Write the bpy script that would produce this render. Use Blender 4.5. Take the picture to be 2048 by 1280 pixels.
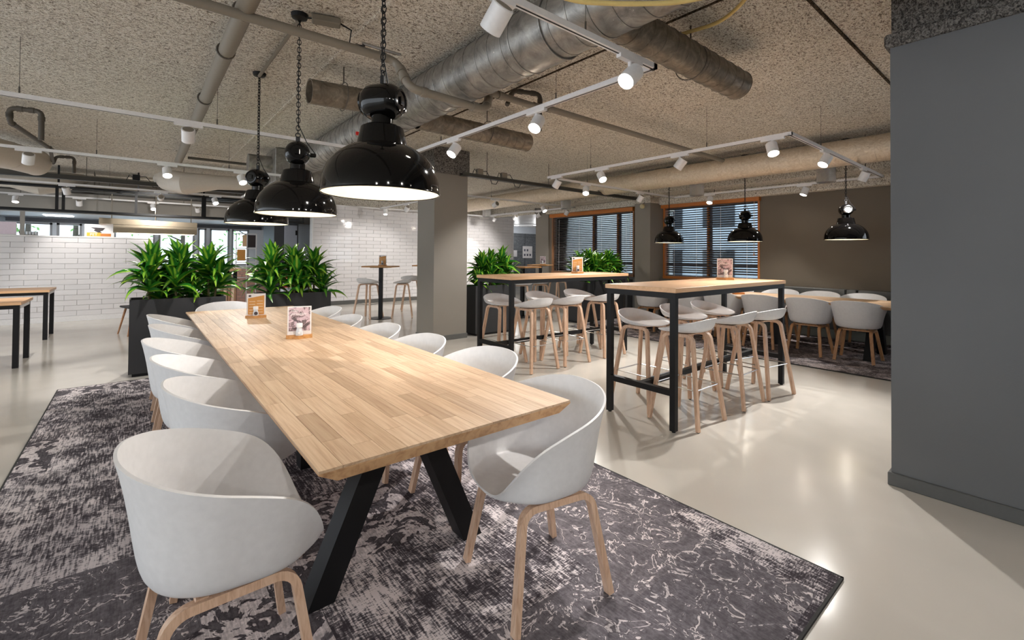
import bpy, bmesh, math, random
from mathutils import Vector, Matrix
random.seed(11)
PI = math.pi
SC = bpy.context.scene
COL = SC.collection
for o in list(bpy.data.objects): bpy.data.objects.remove(o)

# ------------------------------------------------------------ camera
cam = bpy.data.cameras.new('camera'); camo = bpy.data.objects.new('camera', cam); COL.objects.link(camo)
Mr = Matrix(((0.77068153, -0.01429914, -0.63706006), (-0.63717349, -0.00514725, -0.77070322), (0.00774129, 0.99988451, -0.01307792)))
camo.matrix_world = Matrix.Translation((0, 0, 1.34)) @ Mr.to_4x4()
cam.sensor_width = 36; cam.lens = 15.976; cam.shift_y = -0.06885; cam.clip_start = .02; cam.clip_end = 200
SC.camera = camo

# ------------------------------------------------------------ world / exposure
W = bpy.data.worlds.new('overcast_sky'); SC.world = W; W.use_nodes = True
wn = W.node_tree; wb = wn.nodes['Background']
wb.inputs[0].default_value = (0.86, 0.93, 1.0, 1); wb.inputs[1].default_value = 1.55
SC.view_settings.view_transform = 'Standard'; SC.view_settings.look = 'None'
SC.view_settings.gamma = 1; SC.view_settings.use_curve_mapping = False
SC.view_settings.exposure = 1.0

def area(name, loc, size, energy, color=(1, 1, 1), rot=(0, 0, 0), size_y=None):
    l = bpy.data.lights.new(name, 'AREA'); l.energy = energy; l.color = color; l.size = size
    if size_y: l.shape = 'RECTANGLE'; l.size_y = size_y
    o = bpy.data.objects.new(name, l); COL.objects.link(o); o.location = loc; o.rotation_euler = rot
    return o

# ------------------------------------------------------------ materials
def lin(c):
    return tuple(((v / 255) / 12.92 if v / 255 <= .04045 else (((v / 255) + .055) / 1.055) ** 2.4) for v in c) + (1,)
class NT:
    def __init__(s, name):
        s.m = bpy.data.materials.new(name); s.m.use_nodes = True
        s.t = s.m.node_tree; s.n = s.t.nodes; s.l = s.t.links
        s.b = s.n['Principled BSDF']
    def add(s, t, **k):
        n = s.n.new(t)
        for a, v in k.items():
            if a.startswith('i_'):
                n.inputs[a[2:].replace('_', ' ')].default_value = v
            else: setattr(n, a, v)
        return n
    def link(s, a, b): s.l.new(a, b)
    def ramp(s, src, stops, interp='LINEAR'):
        r = s.add('ShaderNodeValToRGB'); r.color_ramp.interpolation = interp
        e = r.color_ramp.elements
        while len(e) > 1: e.remove(e[0])
        e[0].position = stops[0][0]; e[0].color = stops[0][1]
        for p, c in stops[1:]:
            x = e.new(p); x.color = c
        s.link(src, r.inputs[0]); return r.outputs[0]
    def mix(s, fac, a, b, mode='MIX'):
        m = s.add('ShaderNodeMix', data_type='RGBA', blend_type=mode)
        for idx, v in ((0, fac), (6, a), (7, b)):
            if hasattr(v, 'links'): s.link(v, m.inputs[idx])
            else: m.inputs[idx].default_value = v
        return m.outputs[2]
    def math(s, op, a, b=None, c=None):
        m = s.add('ShaderNodeMath', operation=op)
        for i, v in enumerate((a, b, c)):
            if v is None: continue
            if hasattr(v, 'links'): s.link(v, m.inputs[i])
            else: m.inputs[i].default_value = v
        return m.outputs[0]
    def coords(s, kind='Object', scale=(1, 1, 1), loc=(0, 0, 0), rot=(0, 0, 0)):
        tc = s.add('ShaderNodeTexCoord'); mp = s.add('ShaderNodeMapping')
        s.link(tc.outputs[kind], mp.inputs[0])
        mp.inputs['Scale'].default_value = scale; mp.inputs['Location'].default_value = loc; mp.inputs['Rotation'].default_value = rot
        return mp.outputs[0]
    def noise(s, vec, scale=5, detail=3, rough=.5, dist=0):
        n = s.add('ShaderNodeTexNoise'); s.link(vec, n.inputs['Vector'])
        n.inputs['Scale'].default_value = scale; n.inputs['Detail'].default_value = detail
        n.inputs['Roughness'].default_value = rough; n.inputs['Distortion'].default_value = dist
        return n.outputs[0]
    def bump(s, h, strength=.3, dist=.01):
        b = s.add('ShaderNodeBump'); b.inputs['Strength'].default_value = strength; b.inputs['Distance'].default_value = dist
        s.link(h, b.inputs['Height']); s.link(b.outputs[0], s.b.inputs['Normal'])

def plain(name, col, rough=.5, metal=0, spec=.5, coat=0):
    t = NT(name); t.b.inputs['Base Color'].default_value = lin(col); t.b.inputs['Roughness'].default_value = rough
    t.b.inputs['Metallic'].default_value = metal; t.b.inputs['Specular IOR Level'].default_value = spec
    t.b.inputs['Coat Weight'].default_value = coat
    v = t.coords(); n = t.noise(v, 40, 2)
    c = t.mix(n, lin([x * .965 for x in col]), lin([min(255, x * 1.03) for x in col])); t.link(c, t.b.inputs['Base Color'])
    return t.m
def emit(name, col, st):
    t = NT(name); t.b.inputs['Base Color'].default_value = lin(col)
    t.b.inputs['Emission Color'].default_value = lin(col); t.b.inputs['Emission Strength'].default_value = st
    return t.m
M = {}
M['black_metal'] = plain('black_metal', (20, 20, 22), .5, 0, .3)
M['black_gloss'] = plain('black_enamel', (9, 8, 8), .07, 0, .36, 0)
M['cream'] = plain('cream_enamel', (246, 240, 222), .45)
M['shell'] = plain('white_shell', (226, 225, 226), .42)
M['shell_grey'] = plain('white_shell_satin', (214, 211, 208), .42)
M['white_paint'] = plain('white_paint', (232, 230, 230), .35)
M['chrome'] = plain('chrome', (190, 190, 190), .22, 1)
M['steel'] = plain('brushed_steel', (150, 138, 120), .33, 1)
M['planter'] = plain('anthracite_planter', (45, 45, 47), .5)
M['wall_dark'] = None
M['rubber'] = plain('black_rubber', (20, 20, 20), .7)
M['white_card'] = plain('white_card', (240, 236, 236), .6)
M['orange_print'] = plain('orange_print', (214, 152, 78), .6)
M['ink'] = plain('dark_ink', (70, 62, 66), .7)
M['pale_ink'] = plain('pale_ink', (226, 190, 150), .7)
M['soil'] = plain('soil', (52, 40, 30), .9)
M['stem'] = plain('plant_stem', (92, 84, 56), .8)
M['grey_pipe'] = plain('grey_pipe', (132, 124, 112), .5)
M['dark_pipe'] = plain('dark_pipe', (84, 78, 70), .6)
M['tray'] = plain('dark_cable_tray', (66, 64, 60), .5, .3)
M['white_duct'] = plain('white_duct', (205, 196, 184), .5)
M['yellow_cable'] = plain('yellow_cable', (226, 200, 128), .5)
M['red'] = plain('red_plastic', (214, 34, 28), .4)
M['orange_wood'] = plain('orange_wood', (186, 112, 44), .45)
M['slat'] = plain('blind_slat', (86, 80, 78), .5)
M['mullion'] = plain('grey_mullion', (96, 98, 112), .4)
M['pale_frame'] = plain('pale_frame', (150, 152, 156), .4)
M['radiator'] = plain('grey_radiator_cover', (92, 92, 90), .5)
M['plinth_light'] = plain('pale_plinth', (150, 152, 140), .5)
M['kitchen_dark'] = plain('kitchen_dark', (70, 72, 78), .5)
M['kitchen_light'] = plain('kitchen_light', (200, 206, 214), .6)
M['door_grey'] = plain('pale_door', (176, 182, 196), .4)
M['yellow_print'] = plain('yellow_print', (196, 156, 40), .6)
M['dark_print'] = plain('dark_print', (46, 38, 40), .6)
M['foil'] = None
M['glow'] = emit('lamp_glow', (255, 250, 240), 14)
M['downlight'] = emit('downlight_glow', (255, 255, 255), 6)
M['bulb'] = emit('bulb_glow', (255, 238, 205), 3)
M['trunk'] = plain('tree_bark', (70, 60, 50), .9)
M['foliage'] = plain('tree_foliage', (120, 160, 84), .8)
M['brass'] = plain('socket_cream', (206, 192, 150), .5)

def glass(name, col=(235, 245, 250), rough=.02):
    t = NT(name); out = t.n['Material Output']
    tr = t.add('ShaderNodeBsdfTransparent'); tr.inputs[0].default_value = lin(col)
    gl = t.add('ShaderNodeBsdfGlossy'); gl.inputs['Roughness'].default_value = rough
    fr = t.add('ShaderNodeFresnel'); fr.inputs[0].default_value = 1.45
    mx = t.add('ShaderNodeMixShader'); t.link(fr.outputs[0], mx.inputs[0]); t.link(tr.outputs[0], mx.inputs[1]); t.link(gl.outputs[0], mx.inputs[2])
    t.link(mx.outputs[0], out.inputs[0]); return t.m
M['glass'] = glass('window_glass')
M['lens'] = plain('grey_lens', (205, 208, 212), .15)

def wood(name, ca, cb, cc, axis=2, grain=60, rough=.45, rnd=.0):
    t = NT(name)
    sc = [grain, grain, grain]; sc[axis] = 3
    info = t.add('ShaderNodeObjectInfo')
    tc = t.add('ShaderNodeTexCoord'); mp = t.add('ShaderNodeMapping'); t.link(tc.outputs['Object'], mp.inputs[0]); mp.inputs['Scale'].default_value = sc
    off = t.add('ShaderNodeVectorMath', operation='SCALE'); off.inputs[0].default_value = (37, 91, 53); t.link(info.outputs['Random'], off.inputs['Scale'])
    ad = t.add('ShaderNodeVectorMath', operation='ADD'); t.link(mp.outputs[0], ad.inputs[0]); t.link(off.outputs[0], ad.inputs[1])
    n = t.noise(ad.outputs[0], 1, 4, .6, .6)
    c = t.ramp(n, [(.3, lin(cb)), (.5, lin(ca)), (.72, lin(cc))])
    if rnd:
        r = t.ramp(info.outputs['Random'], [(0, (1 - rnd, 1 - rnd * 1.15, 1 - rnd * 1.3, 1)), (.35, (1, 1, 1, 1)), (.7, (1 + rnd * .1, 1 + rnd * .1, 1 + rnd * .1, 1)), (.85, (1 - rnd * .5, 1 - rnd * .6, 1 - rnd * .75, 1)), (1, (1 + rnd * .2, 1 + rnd * .15, 1 + rnd * .1, 1))])
        c = t.mix(1.0, c, r, 'MULTIPLY')
    t.link(c, t.b.inputs['Base Color']); t.b.inputs['Roughness'].default_value = rough
    t.bump(n, .08, .002)
    return t.m
M['leg_wood'] = wood('ash_leg', (216, 180, 152), (192, 152, 124), (228, 196, 170), 2, 90)
M['leg_wood_far'] = wood('oak_leg', (196, 146, 100), (170, 118, 76), (208, 162, 116), 2, 90)
M['top_wood'] = wood('oak_tabletop', (196, 154, 112), (160, 118, 80), (206, 166, 124), 1, 30, .4)
M['plank'] = wood('oak_stave', (204, 174, 144), (180, 146, 116), (218, 192, 164), 1, 70, .42, .27)
M['bar_top'] = wood('beech_laminate', (226, 180, 136), (216, 168, 124), (234, 190, 148), 0, 40, .4)
M['holder_wood'] = wood('holder_wood', (196, 142, 84), (172, 118, 66), (210, 160, 100), 0, 80)
M['brown_wood'] = wood('brown_wood', (150, 104, 66), (120, 80, 50), (166, 120, 82), 2, 80)

# ceiling: sprayed fibre coat
def spray(name, hi, mid, dark, scale=38, st=1.0):
    t = NT(name); v = t.coords('Object', (1, 1, 1))
    v2 = t.coords('Object', (1, 1.5, 1))
    n = t.noise(v2, scale, 3, .62, 1.3); n2 = t.noise(v, 1.1, 2, .5); n3 = t.noise(v, scale * 2.4, 2, .6, .8)
    h = t.math('ADD', n, t.math('MULTIPLY', n3, .45))
    c = t.ramp(h, [(.585, lin(dark)), (.655, lin([x * .82 for x in mid])), (.72, lin(mid)), (.80, lin(hi))])
    c = t.mix(t.math('MULTIPLY', n2, .35), c, lin([x * .86 for x in mid]))
    t.link(c, t.b.inputs['Base Color']); t.b.inputs['Roughness'].default_value = .95; t.b.inputs['Specular IOR Level'].default_value = .1
    t.bump(h, st, .03); return t.m
M['spray'] = spray('sprayed_ceiling', (255, 252, 244), (242, 232, 216), (98, 82, 66), 42, .8)
M['spray_grey'] = spray('sprayed_grey', (170, 166, 160), (124, 120, 116), (56, 54, 54), 40)
M['spray_dark'] = spray('sprayed_seam', (120, 106, 88), (84, 72, 58), (44, 38, 30), 40)

def wallmat(name, col, rough=.75):
    t = NT(name); v = t.coords(); n = t.noise(v, 120, 3); n2 = t.noise(v, 1.5, 2)
    c = t.mix(n2, lin([x * .95 for x in col]), lin([x * 1.04 for x in col])); t.link(c, t.b.inputs['Base Color'])
    t.b.inputs['Roughness'].default_value = rough; t.b.inputs['Specular IOR Level'].default_value = .25; t.bump(n, .12, .004); return t.m
M['wall_fore'] = wallmat('slate_wall', (110, 111, 112)); M['wall_dark'] = wallmat('taupe_wall', (112, 103, 91)); M['column'] = wallmat('taupe_column', (138, 132, 124))
M['fascia'] = wallmat('pale_fascia', (150, 146, 140)); M['stone'] = None; M['shell_wall'] = wallmat('pale_wall', (205, 203, 200))

t = NT('polished_floor'); v = t.coords(); n = t.noise(v, .6, 3, .6, .4); n2 = t.noise(v, 2.4, 4, .6)
c = t.ramp(n, [(.35, lin((196, 190, 181))), (.55, lin((211, 205, 196))), (.7, lin((204, 199, 190)))])
c = t.mix(t.math('MULTIPLY', n2, .25), c, lin((190, 184, 176))); t.link(c, t.b.inputs['Base Color'])
t.b.inputs['Roughness'].default_value = .18; t.b.inputs['Specular IOR Level'].default_value = .45
r = t.ramp(n2, [(.3, (.13, .13, .13, 1)), (.7, (.2, .2, .2, 1))]); t.link(r, t.b.inputs['Roughness'])
M['floor'] = t.m

t = NT('white_glazed_tile'); info = t.add('ShaderNodeObjectInfo')
c = t.ramp(info.outputs['Random'], [(0, lin((224, 221, 222))), (1, lin((230, 227, 228)))]); t.link(c, t.b.inputs['Base Color'])
t.b.inputs['Roughness'].default_value = .055; t.b.inputs['Specular IOR Level'].default_value = .55; v = t.coords(); t.bump(t.noise(v, 9, 2), .10, .01); M['tile'] = t.m
M['grout'] = plain('grout', (206, 203, 203), .8)

t = NT('galvanised_duct'); v = t.coords(); n = t.noise(v, 6, 5, .7, 1); n2 = t.noise(v, 38, 3, .7)
c = t.ramp(n, [(.3, lin((112, 110, 108))), (.5, lin((150, 147, 142))), (.7, lin((178, 174, 168)))])
sp_ = t.ramp(n2, [(.70, (0, 0, 0, 1)), (.76, (1, 1, 1, 1))]); c = t.mix(sp_, c, lin((222, 216, 206)))
t.link(c, t.b.inputs['Base Color']); t.b.inputs['Metallic'].default_value = .65; t.b.inputs['Roughness'].default_value = .42; M['duct'] = t.m
t = NT('old_duct'); v = t.coords(); n = t.noise(v, 9, 5, .7, 1)
c = t.ramp(n, [(.3, lin((92, 82, 70))), (.55, lin((132, 122, 108))), (.7, lin((160, 150, 134)))])
t.link(c, t.b.inputs['Base Color']); t.b.inputs['Metallic'].default_value = .35; t.b.inputs['Roughness'].default_value = .5; M['duct_old'] = t.m
t = NT('foil_duct'); v = t.coords(); n = t.noise(v, 14, 5, .7, 2)
c = t.ramp(n, [(.3, lin((206, 186, 160))), (.7, lin((240, 226, 206)))])
t.link(c, t.b.inputs['Base Color']); t.b.inputs['Metallic'].default_value = .35; t.b.inputs['Roughness'].default_value = .33; t.bump(n, .5, .02); M['foil'] = t.m
t = NT('crinkled_foil'); v = t.coords(); n = t.noise(v, 26, 5, .8, 3)
t.b.inputs['Base Color'].default_value = lin((214, 212, 210)); t.b.inputs['Metallic'].default_value = .85; t.b.inputs['Roughness'].default_value = .2; t.bump(n, 1, .03); M['crinkle'] = t.m
t = NT('stone_wall'); v = t.coords('Object', (1, 1, 2.2)); n = t.noise(v, 7, 6, .8, 2)
c = t.ramp(n, [(.3, lin((70, 74, 78))), (.5, lin((108, 112, 116))), (.7, lin((150, 154, 158)))]); t.link(c, t.b.inputs['Base Color']); t.b.inputs['Roughness'].default_value = .6; M['stone'] = t.m

# leaf: green with yellow-green midrib band
t = NT('dracaena_leaf'); tc = t.add('ShaderNodeTexCoord'); sx = t.add('ShaderNodeSeparateXYZ'); t.link(tc.outputs['Object'], sx.inputs[0])
ax = t.math('ABSOLUTE', sx.outputs[0]); info = t.add('ShaderNodeObjectInfo')
nn = t.noise(tc.outputs['Object'], 30, 2)
band = t.ramp(t.math('ADD', ax, t.math('MULTIPLY', nn, .006)), [(.010, (1, 1, 1, 1)), (.017, (0, 0, 0, 1))])
g = t.ramp(info.outputs['Random'], [(0, lin((20, 78, 22))), (.5, lin((34, 104, 30))), (1, lin((46, 124, 34)))])
y = t.ramp(info.outputs['Random'], [(0, lin((74, 132, 36))), (.5, lin((132, 176, 50))), (1, lin((158, 194, 66)))])
t.link(t.mix(band, g, y), t.b.inputs['Base Color']); t.b.inputs['Roughness'].default_value = .32
t.b.inputs['Subsurface Weight'].default_value = 0; M['leaf'] = t.m

# rug: patchwork of faded patterns
def rugmat(name, dark, mid, pale, seed=0):
    t = NT(name); v = t.coords('Object', (1, 1, 1), (seed, seed * 1.7, 0)); vl = t.coords('Object', (1, 1, 1), (seed + .31, seed * 1.7 + .12, 0))
    def cells(bw, rh, off):
        br = t.add('ShaderNodeTexBrick'); t.link(vl, br.inputs['Vector']); br.inputs['Scale'].default_value = 1
        br.inputs['Brick Width'].default_value = bw; br.inputs['Row Height'].default_value = rh; br.inputs['Mortar Size'].default_value = 0
        br.inputs['Color1'].default_value = (0, 0, 0, 1); br.inputs['Color2'].default_value = (1, 1, 1, 1); br.offset = off; return br.outputs[0]
    sel = cells(.95, .66, .37)
    rib = t.noise(t.coords('Object', (115, 10, 1), (seed, 0, 0)), 1, 2, .6); dash = t.noise(t.coords('Object', (42, 150, 1), (seed, 3, 0)), 1, 2, .6)
    nA = t.noise(v, 3.4, 6, .72, .5); nF = t.noise(v, 60, 3, .7); nM = t.noise(v, 14, 4, .65, 1.0)
    a = t.math('ADD', t.math('MULTIPLY', rib, .55), t.math('MULTIPLY', dash, .50)); a = t.math('ADD', a, t.math('ADD', t.math('MULTIPLY', nA, .80), t.math('MULTIPLY', nM, .35)))
    A = t.ramp(a, [(.98, lin(dark)), (1.07, lin(mid)), (1.13, lin(pale)), (1.3, lin(pale))])
    a2 = t.math('MULTIPLY', a, .72)
    A = t.ramp(a2, [(.715, lin(dark)), (.785, lin([x * .9 for x in mid])), (.86, lin(pale))])
    # ornamental outlines on flat grey
    vd = t.add('ShaderNodeVectorMath', operation='ADD'); t.link(v, vd.inputs[0]); nd = t.add('ShaderNodeTexNoise'); t.link(v, nd.inputs['Vector']); nd.inputs['Scale'].default_value = 7; nd.inputs['Detail'].default_value = 3
    sc_ = t.add('ShaderNodeVectorMath', operation='SCALE'); t.link(nd.outputs[1], sc_.inputs[0]); sc_.inputs['Scale'].default_value = .22; t.link(sc_.outputs[0], vd.inputs[1])
    def edges(scale):
        vo = t.add('ShaderNodeTexVoronoi', feature='DISTANCE_TO_EDGE'); t.link(vd.outputs[0], vo.inputs['Vector']); vo.inputs['Scale'].default_value = scale; return vo.outputs[0]
    e1, e2 = edges(4.2), edges(11)
    nB2 = t.noise(v, 5.5, 4, .62, 1.1); ridge = t.math('ADD', t.math('MULTIPLY', t.math('ABSOLUTE', t.math('SUBTRACT', nB2, .5)), 1.3), t.math('MULTIPLY', t.math('MAXIMUM', t.math('SUBTRACT', nM, .5), 0), .8))
    brk = t.math('MULTIPLY', t.math('MAXIMUM', t.math('SUBTRACT', .53, t.noise(v, 3.1, 3, .6)), 0), 1.5)
    rr = t.math('MINIMUM', t.math('ADD', t.math('ADD', e1, brk), t.math('MULTIPLY', nF, .06)), t.math('ADD', ridge, t.math('MULTIPLY', nA, .035)))
    B = t.ramp(rr, [(.020, lin(pale)), (.036, lin([x * .9 for x in pale])), (.042, lin([x * .75 for x in mid])), (.07, lin(mid)), (.16, lin([x * .86 for x in mid]))])
    C_ = t.ramp(t.math('ADD', t.noise(v, 8, 4, .62, 1.3), t.math('MULTIPLY', e2, .25)), [(.46, lin([x * .8 for x in mid])), (.52, lin([x * 1.1 for x in dark])), (.55, lin(pale)), (.68, lin(pale)), (.70, lin(mid)), (.8, lin([x * .8 for x in mid]))])
    grain = t.ramp(nF, [(.35, (.72, .72, .72, 1)), (.65, (1.12, 1.12, 1.12, 1))])
    B = t.mix(1.0, B, grain, 'MULTIPLY'); C_ = t.mix(1.0, C_, grain, 'MULTIPLY')
    st = t.ramp(t.math('ADD', rib, t.math('MULTIPLY', nA, .4)), [(.62, (.55, .54, .56, 1)), (.74, (1, 1, 1, 1))]); B = t.mix(.45, B, st, 'MULTIPLY'); C_ = t.mix(.6, C_, st, 'MULTIPLY')
    f1 = t.ramp(sel, [(.0, (0, 0, 0, 1)), (.62, (0, 0, 0, 1)), (.63, (1, 1, 1, 1))]); f2 = t.ramp(sel, [(.0, (0, 0, 0, 1)), (.80, (0, 0, 0, 1)), (.81, (1, 1, 1, 1))])
    col = t.mix(f1, A, B); col = t.mix(f2, col, C_)
    fade = t.ramp(cells(.71, 1.1, .61), [(0, (.70, .69, .72, 1)), (.4, (1, 1, 1, 1)), (.75, (.86, .86, .88, 1)), (1, (1.06, 1.05, 1.05, 1))]); col = t.mix(1.0, col, fade, 'MULTIPLY')
    t.link(col, t.b.inputs['Base Color']); t.b.inputs['Roughness'].default_value = .95; t.b.inputs['Specular IOR Level'].default_value = .1
    t.bump(a, .4, .003)
    return t.m
M['rug'] = rugmat('patchwork_rug', (72, 66, 71), (132, 126, 131), (236, 226, 226))
M['rug2'] = rugmat('patchwork_rug_far', (74, 68, 72), (132, 124, 126), (206, 196, 196), 3.3)

# ------------------------------------------------------------ mesh builder
class MB:
    def __init__(s): s.v = []; s.f = []; s.mi = []; s.cur = 0
    def add(s, vs, fs):
        b = len(s.v); s.v += [tuple(p) for p in vs]; s.f += [tuple(i + b for i in f) for f in fs]; s.mi += [s.cur] * len(fs)
    def box(s, c, d, bev=0, rz=0):
        x, y, z = [k / 2 for k in d]
        vs = [(sx * x, sy * y, sz * z) for sx in (-1, 1) for sy in (-1, 1) for sz in (-1, 1)]
        fs = [(0, 1, 3, 2), (4, 6, 7, 5), (0, 4, 5, 1), (2, 3, 7, 6), (0, 2, 6, 4), (1, 5, 7, 3)]
        if bev:
            bm = bmesh.new(); bv = [bm.verts.new(p) for p in vs]
            for f in fs: bm.faces.new([bv[i] for i in f])
            bmesh.ops.bevel(bm, geom=list(bm.edges), offset=bev, segments=1, affect='EDGES', clamp_overlap=True)
            bm.verts.index_update(); vs = [tuple(v.co) for v in bm.verts]; fs = [[v.index for v in f.verts] for f in bm.faces]; bm.free()
        R = Matrix.Rotation(rz, 3, 'Z'); c = Vector(c)
        s.add([R @ Vector(p) + c for p in vs], fs); return s
    def b2(s, lo, hi, bev=0):
        return s.box([(a + b) / 2 for a, b in zip(lo, hi)], [b - a for a, b in zip(lo, hi)], bev)
    def tube(s, pts, r, n=10, caps=True, rs=None):
        pts = [Vector(p) for p in pts]; rings = []
        T0 = (pts[1] - pts[0]).normalized(); N = T0.orthogonal().normalized()
        for i, p in enumerate(pts):
            a = pts[max(i - 1, 0)]; b = pts[min(i + 1, len(pts) - 1)]; T = (b - a).normalized()
            N = (N - T * N.dot(T)).normalized(); B = T.cross(N); rr = rs[i] if rs else r
            rings.append([p + (N * math.cos(2 * PI * k / n) + B * math.sin(2 * PI * k / n)) * rr for k in range(n)])
        vs = [q for R in rings for q in R]; fs = []
        for i in range(len(pts) - 1):
            for k in range(n):
                k2 = (k + 1) % n; fs.append((i * n + k, i * n + k2, (i + 1) * n + k2, (i + 1) * n + k))
        if caps: fs.append(tuple(range(n))[::-1]); fs.append(tuple((len(pts) - 1) * n + k for k in range(n)))
        s.add(vs, fs); return s
    def strip(s, pts, normal, w, th):      # bent-ply strip: rectangle swept in a plane
        pts = [Vector(p) for p in pts]; N = Vector(normal).normalized(); vs = []
        for i, p in enumerate(pts):
            a = pts[max(i - 1, 0)]; b = pts[min(i + 1, len(pts) - 1)]; T = (b - a).normalized(); B = N.cross(T).normalized()
            if 0 < i < len(pts) - 1:
                t1 = (pts[i] - pts[i - 1]).normalized(); k = 1 / max(.3, abs(t1.dot(T)))
            else: k = 1
            for sn, sb in ((-1, -1), (1, -1), (1, 1), (-1, 1)): vs.append(p + N * sn * w / 2 + B * sb * th / 2 * k)
        fs = []
        for i in range(len(pts) - 1):
            for k in range(4): k2 = (k + 1) % 4; fs.append((i * 4 + k, i * 4 + k2, i * 4 + 4 + k2, i * 4 + 4 + k))
        e = (len(pts) - 1) * 4; fs += [(3, 2, 1, 0), (e, e + 1, e + 2, e + 3)]
        s.add(vs, fs); return s
    def lathe(s, prof, n=40, c=(0, 0, 0), axis='Z', closed=False, caps=True):
        c = Vector(c); vs = []
        for r, h in prof:
            for k in range(n):
                a = 2 * PI * k / n; p = (r * math.cos(a), r * math.sin(a), h)
                if axis == 'Y': p = (p[0], p[2], -p[1])
                if axis == 'X': p = (p[2], p[0], p[1])
                vs.append(Vector(p) + c)
        fs = []; m = len(prof)
        for i in range(m if closed else m - 1):
            j = (i + 1) % m
            for k in range(n): k2 = (k + 1) % n; fs.append((i * n + k, i * n + k2, j * n + k2, j * n + k))
        if not closed and caps:
            if prof[0][0] > 1e-4: fs.append(tuple(range(n))[::-1])
            if prof[-1][0] > 1e-4: fs.append(tuple((m - 1) * n + k for k in range(n)))
        s.add(vs, fs); return s
    def torus(s, c, R, r, axis='Z', n=24, m=8, sx=1, sy=1, mat=None):
        vs = []; fs = []
        for i in range(n):
            a = 2 * PI * i / n
            for k in range(m):
                b = 2 * PI * k / m; p = Vector(((R + r * math.cos(b)) * math.cos(a) * sx, (R + r * math.cos(b)) * math.sin(a) * sy, r * math.sin(b)))
                if axis == 'X': p = Vector((p.z, p.x, p.y))
                if axis == 'Y': p = Vector((p.x, p.z, p.y))
                if mat: p = mat @ p
                vs.append(p + Vector(c))
        for i in range(n):
            for k in range(m):
                fs.append((i * m + k, ((i + 1) % n) * m + k, ((i + 1) % n) * m + (k + 1) % m, i * m + (k + 1) % m))
        s.add(vs, fs); return s
    def build(s, name, mat, parent=None, smooth=35, **tags):
        me = bpy.data.meshes.new(name); me.from_pydata([tuple(v) for v in s.v], [], s.f)
        for m_ in (mat if isinstance(mat, (list, tuple)) else [mat]): me.materials.append(M[m_] if isinstance(m_, str) else m_)
        if any(s.mi): me.polygons.foreach_set('material_index', s.mi)
        bm = bmesh.new(); bm.from_mesh(me); bmesh.ops.remove_doubles(bm, verts=bm.verts, dist=1e-5); bmesh.ops.recalc_face_normals(bm, faces=bm.faces); bm.to_mesh(me); bm.free()
        if smooth:
            me.polygons.foreach_set('use_smooth', [True] * len(me.polygons)); me.set_sharp_from_angle(angle=math.radians(smooth))
        return link(name, me, parent, **tags)
def link(name, me, parent=None, **tags):
    o = bpy.data.objects.new(name, me); COL.objects.link(o)
    if parent: o.parent = parent
    for k, v in tags.items(): o[k] = v
    return o
def thing(name, label, cat, loc=(0, 0, 0), rz=0, group=None):
    o = bpy.data.objects.new(name, None); COL.objects.link(o); o.location = loc; o.rotation_euler = (0, 0, rz); o.empty_display_size = .1
    o['label'] = label; o['category'] = cat
    if group: o['group'] = group
    return o
def tag(o, label, cat, group=None):
    o['label'] = label; o['category'] = cat
    if group: o['group'] = group
    return o
def dup(root, loc, rz, label, group=None, rot=None):
    r = root.copy(); COL.objects.link(r); r.location = loc; r.rotation_euler = rot or (0, 0, rz); r['label'] = label
    if group: r['group'] = group
    for ch in list(root.children):
        c = ch.copy(); COL.objects.link(c); c.parent = r
        for g in ch.children:
            d = g.copy(); COL.objects.link(d); d.parent = c
    return r
def struct(name, mb, mat, smooth=0, **k): return mb.build(name, mat, None, smooth, kind='structure', **k)
def sub(a, b, n): return [a + (b - a) * i / n for i in range(n + 1)]

ZC = 3.03
# ------------------------------------------------------------ setting
struct('floor', MB().b2((-7.5, -5, -.1), (18, 17.2, 0)), 'floor')
struct('ceiling', MB().b2((-7.5, -5, ZC), (9.3, 9.2, ZC + .15)).b2((-7.5, 9.2, ZC), (18, 17.2, ZC + .15)), 'spray')
struct('wall_right', MB().b2((3.47, -5, 0), (5.2, .65, 2.6)), 'wall_fore')
struct('trim_1', MB().b2((3.44, -5, 2.6), (5.25, .675, 2.68), .012).b2((3.475, -5, 2.68), (5.2, .645, ZC)), 'spray_grey')
struct('baseboard_right', MB().b2((3.452, -5, 0), (5.2, .665, .075), .004), 'radiator')
struct('wall_back_unseen', MB().b2((-7.5, -5.2, 0), (9.25, -5, ZC)), 'shell_wall')  # unseen wall, added to shut out daylight from behind the camera
# near column
c = MB().b2((3.54, 6.17, 0), (4.15, 6.71, 2.63)); struct('wall_column', c, 'column')
struct('trim_2', MB().b2((3.515, 6.145, 2.62), (4.175, 6.735, ZC), .01), 'spray_grey')
struct('baseboard_column', MB().b2((3.527, 6.157, 0), (4.163, 6.72, .08), .004), 'radiator')
# window wall x=9 (two seen openings, plus an unseen one added for daylight)
wz0, wz1 = .86, 2.49
c = MB()
for y0, y1, z0, z1 in ((-5, -4.4, 0, ZC), (-4.4, .3, 0, wz0), (-4.4, .3, wz1, ZC), (.3, 3.6, 0, ZC), (3.6, 5.63, 0, wz0), (3.6, 5.63, wz1, ZC), (5.63, 6.37, 0, ZC), (6.37, 9.13, 0, wz0), (6.37, 9.13, wz1, ZC), (9.13, 9.25, 0, ZC)):
    c.b2((9.0, y0, z0), (9.25, y1, z1))
struct('wall_window_side', c, 'wall_dark')
struct('wall_column_far', MB().b2((8.98, 9.25, 0), (9.5, 9.78, 2.6)), 'column')
struct('trim_3', MB().b2((8.95, 9.22, 2.56), (9.53, 9.81, ZC), .01), 'spray_grey')
struct('wall_column_middle', MB().b2((8.5, 5.63, 0), (9.0, 6.02, 2.53)), 'column')
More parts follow.
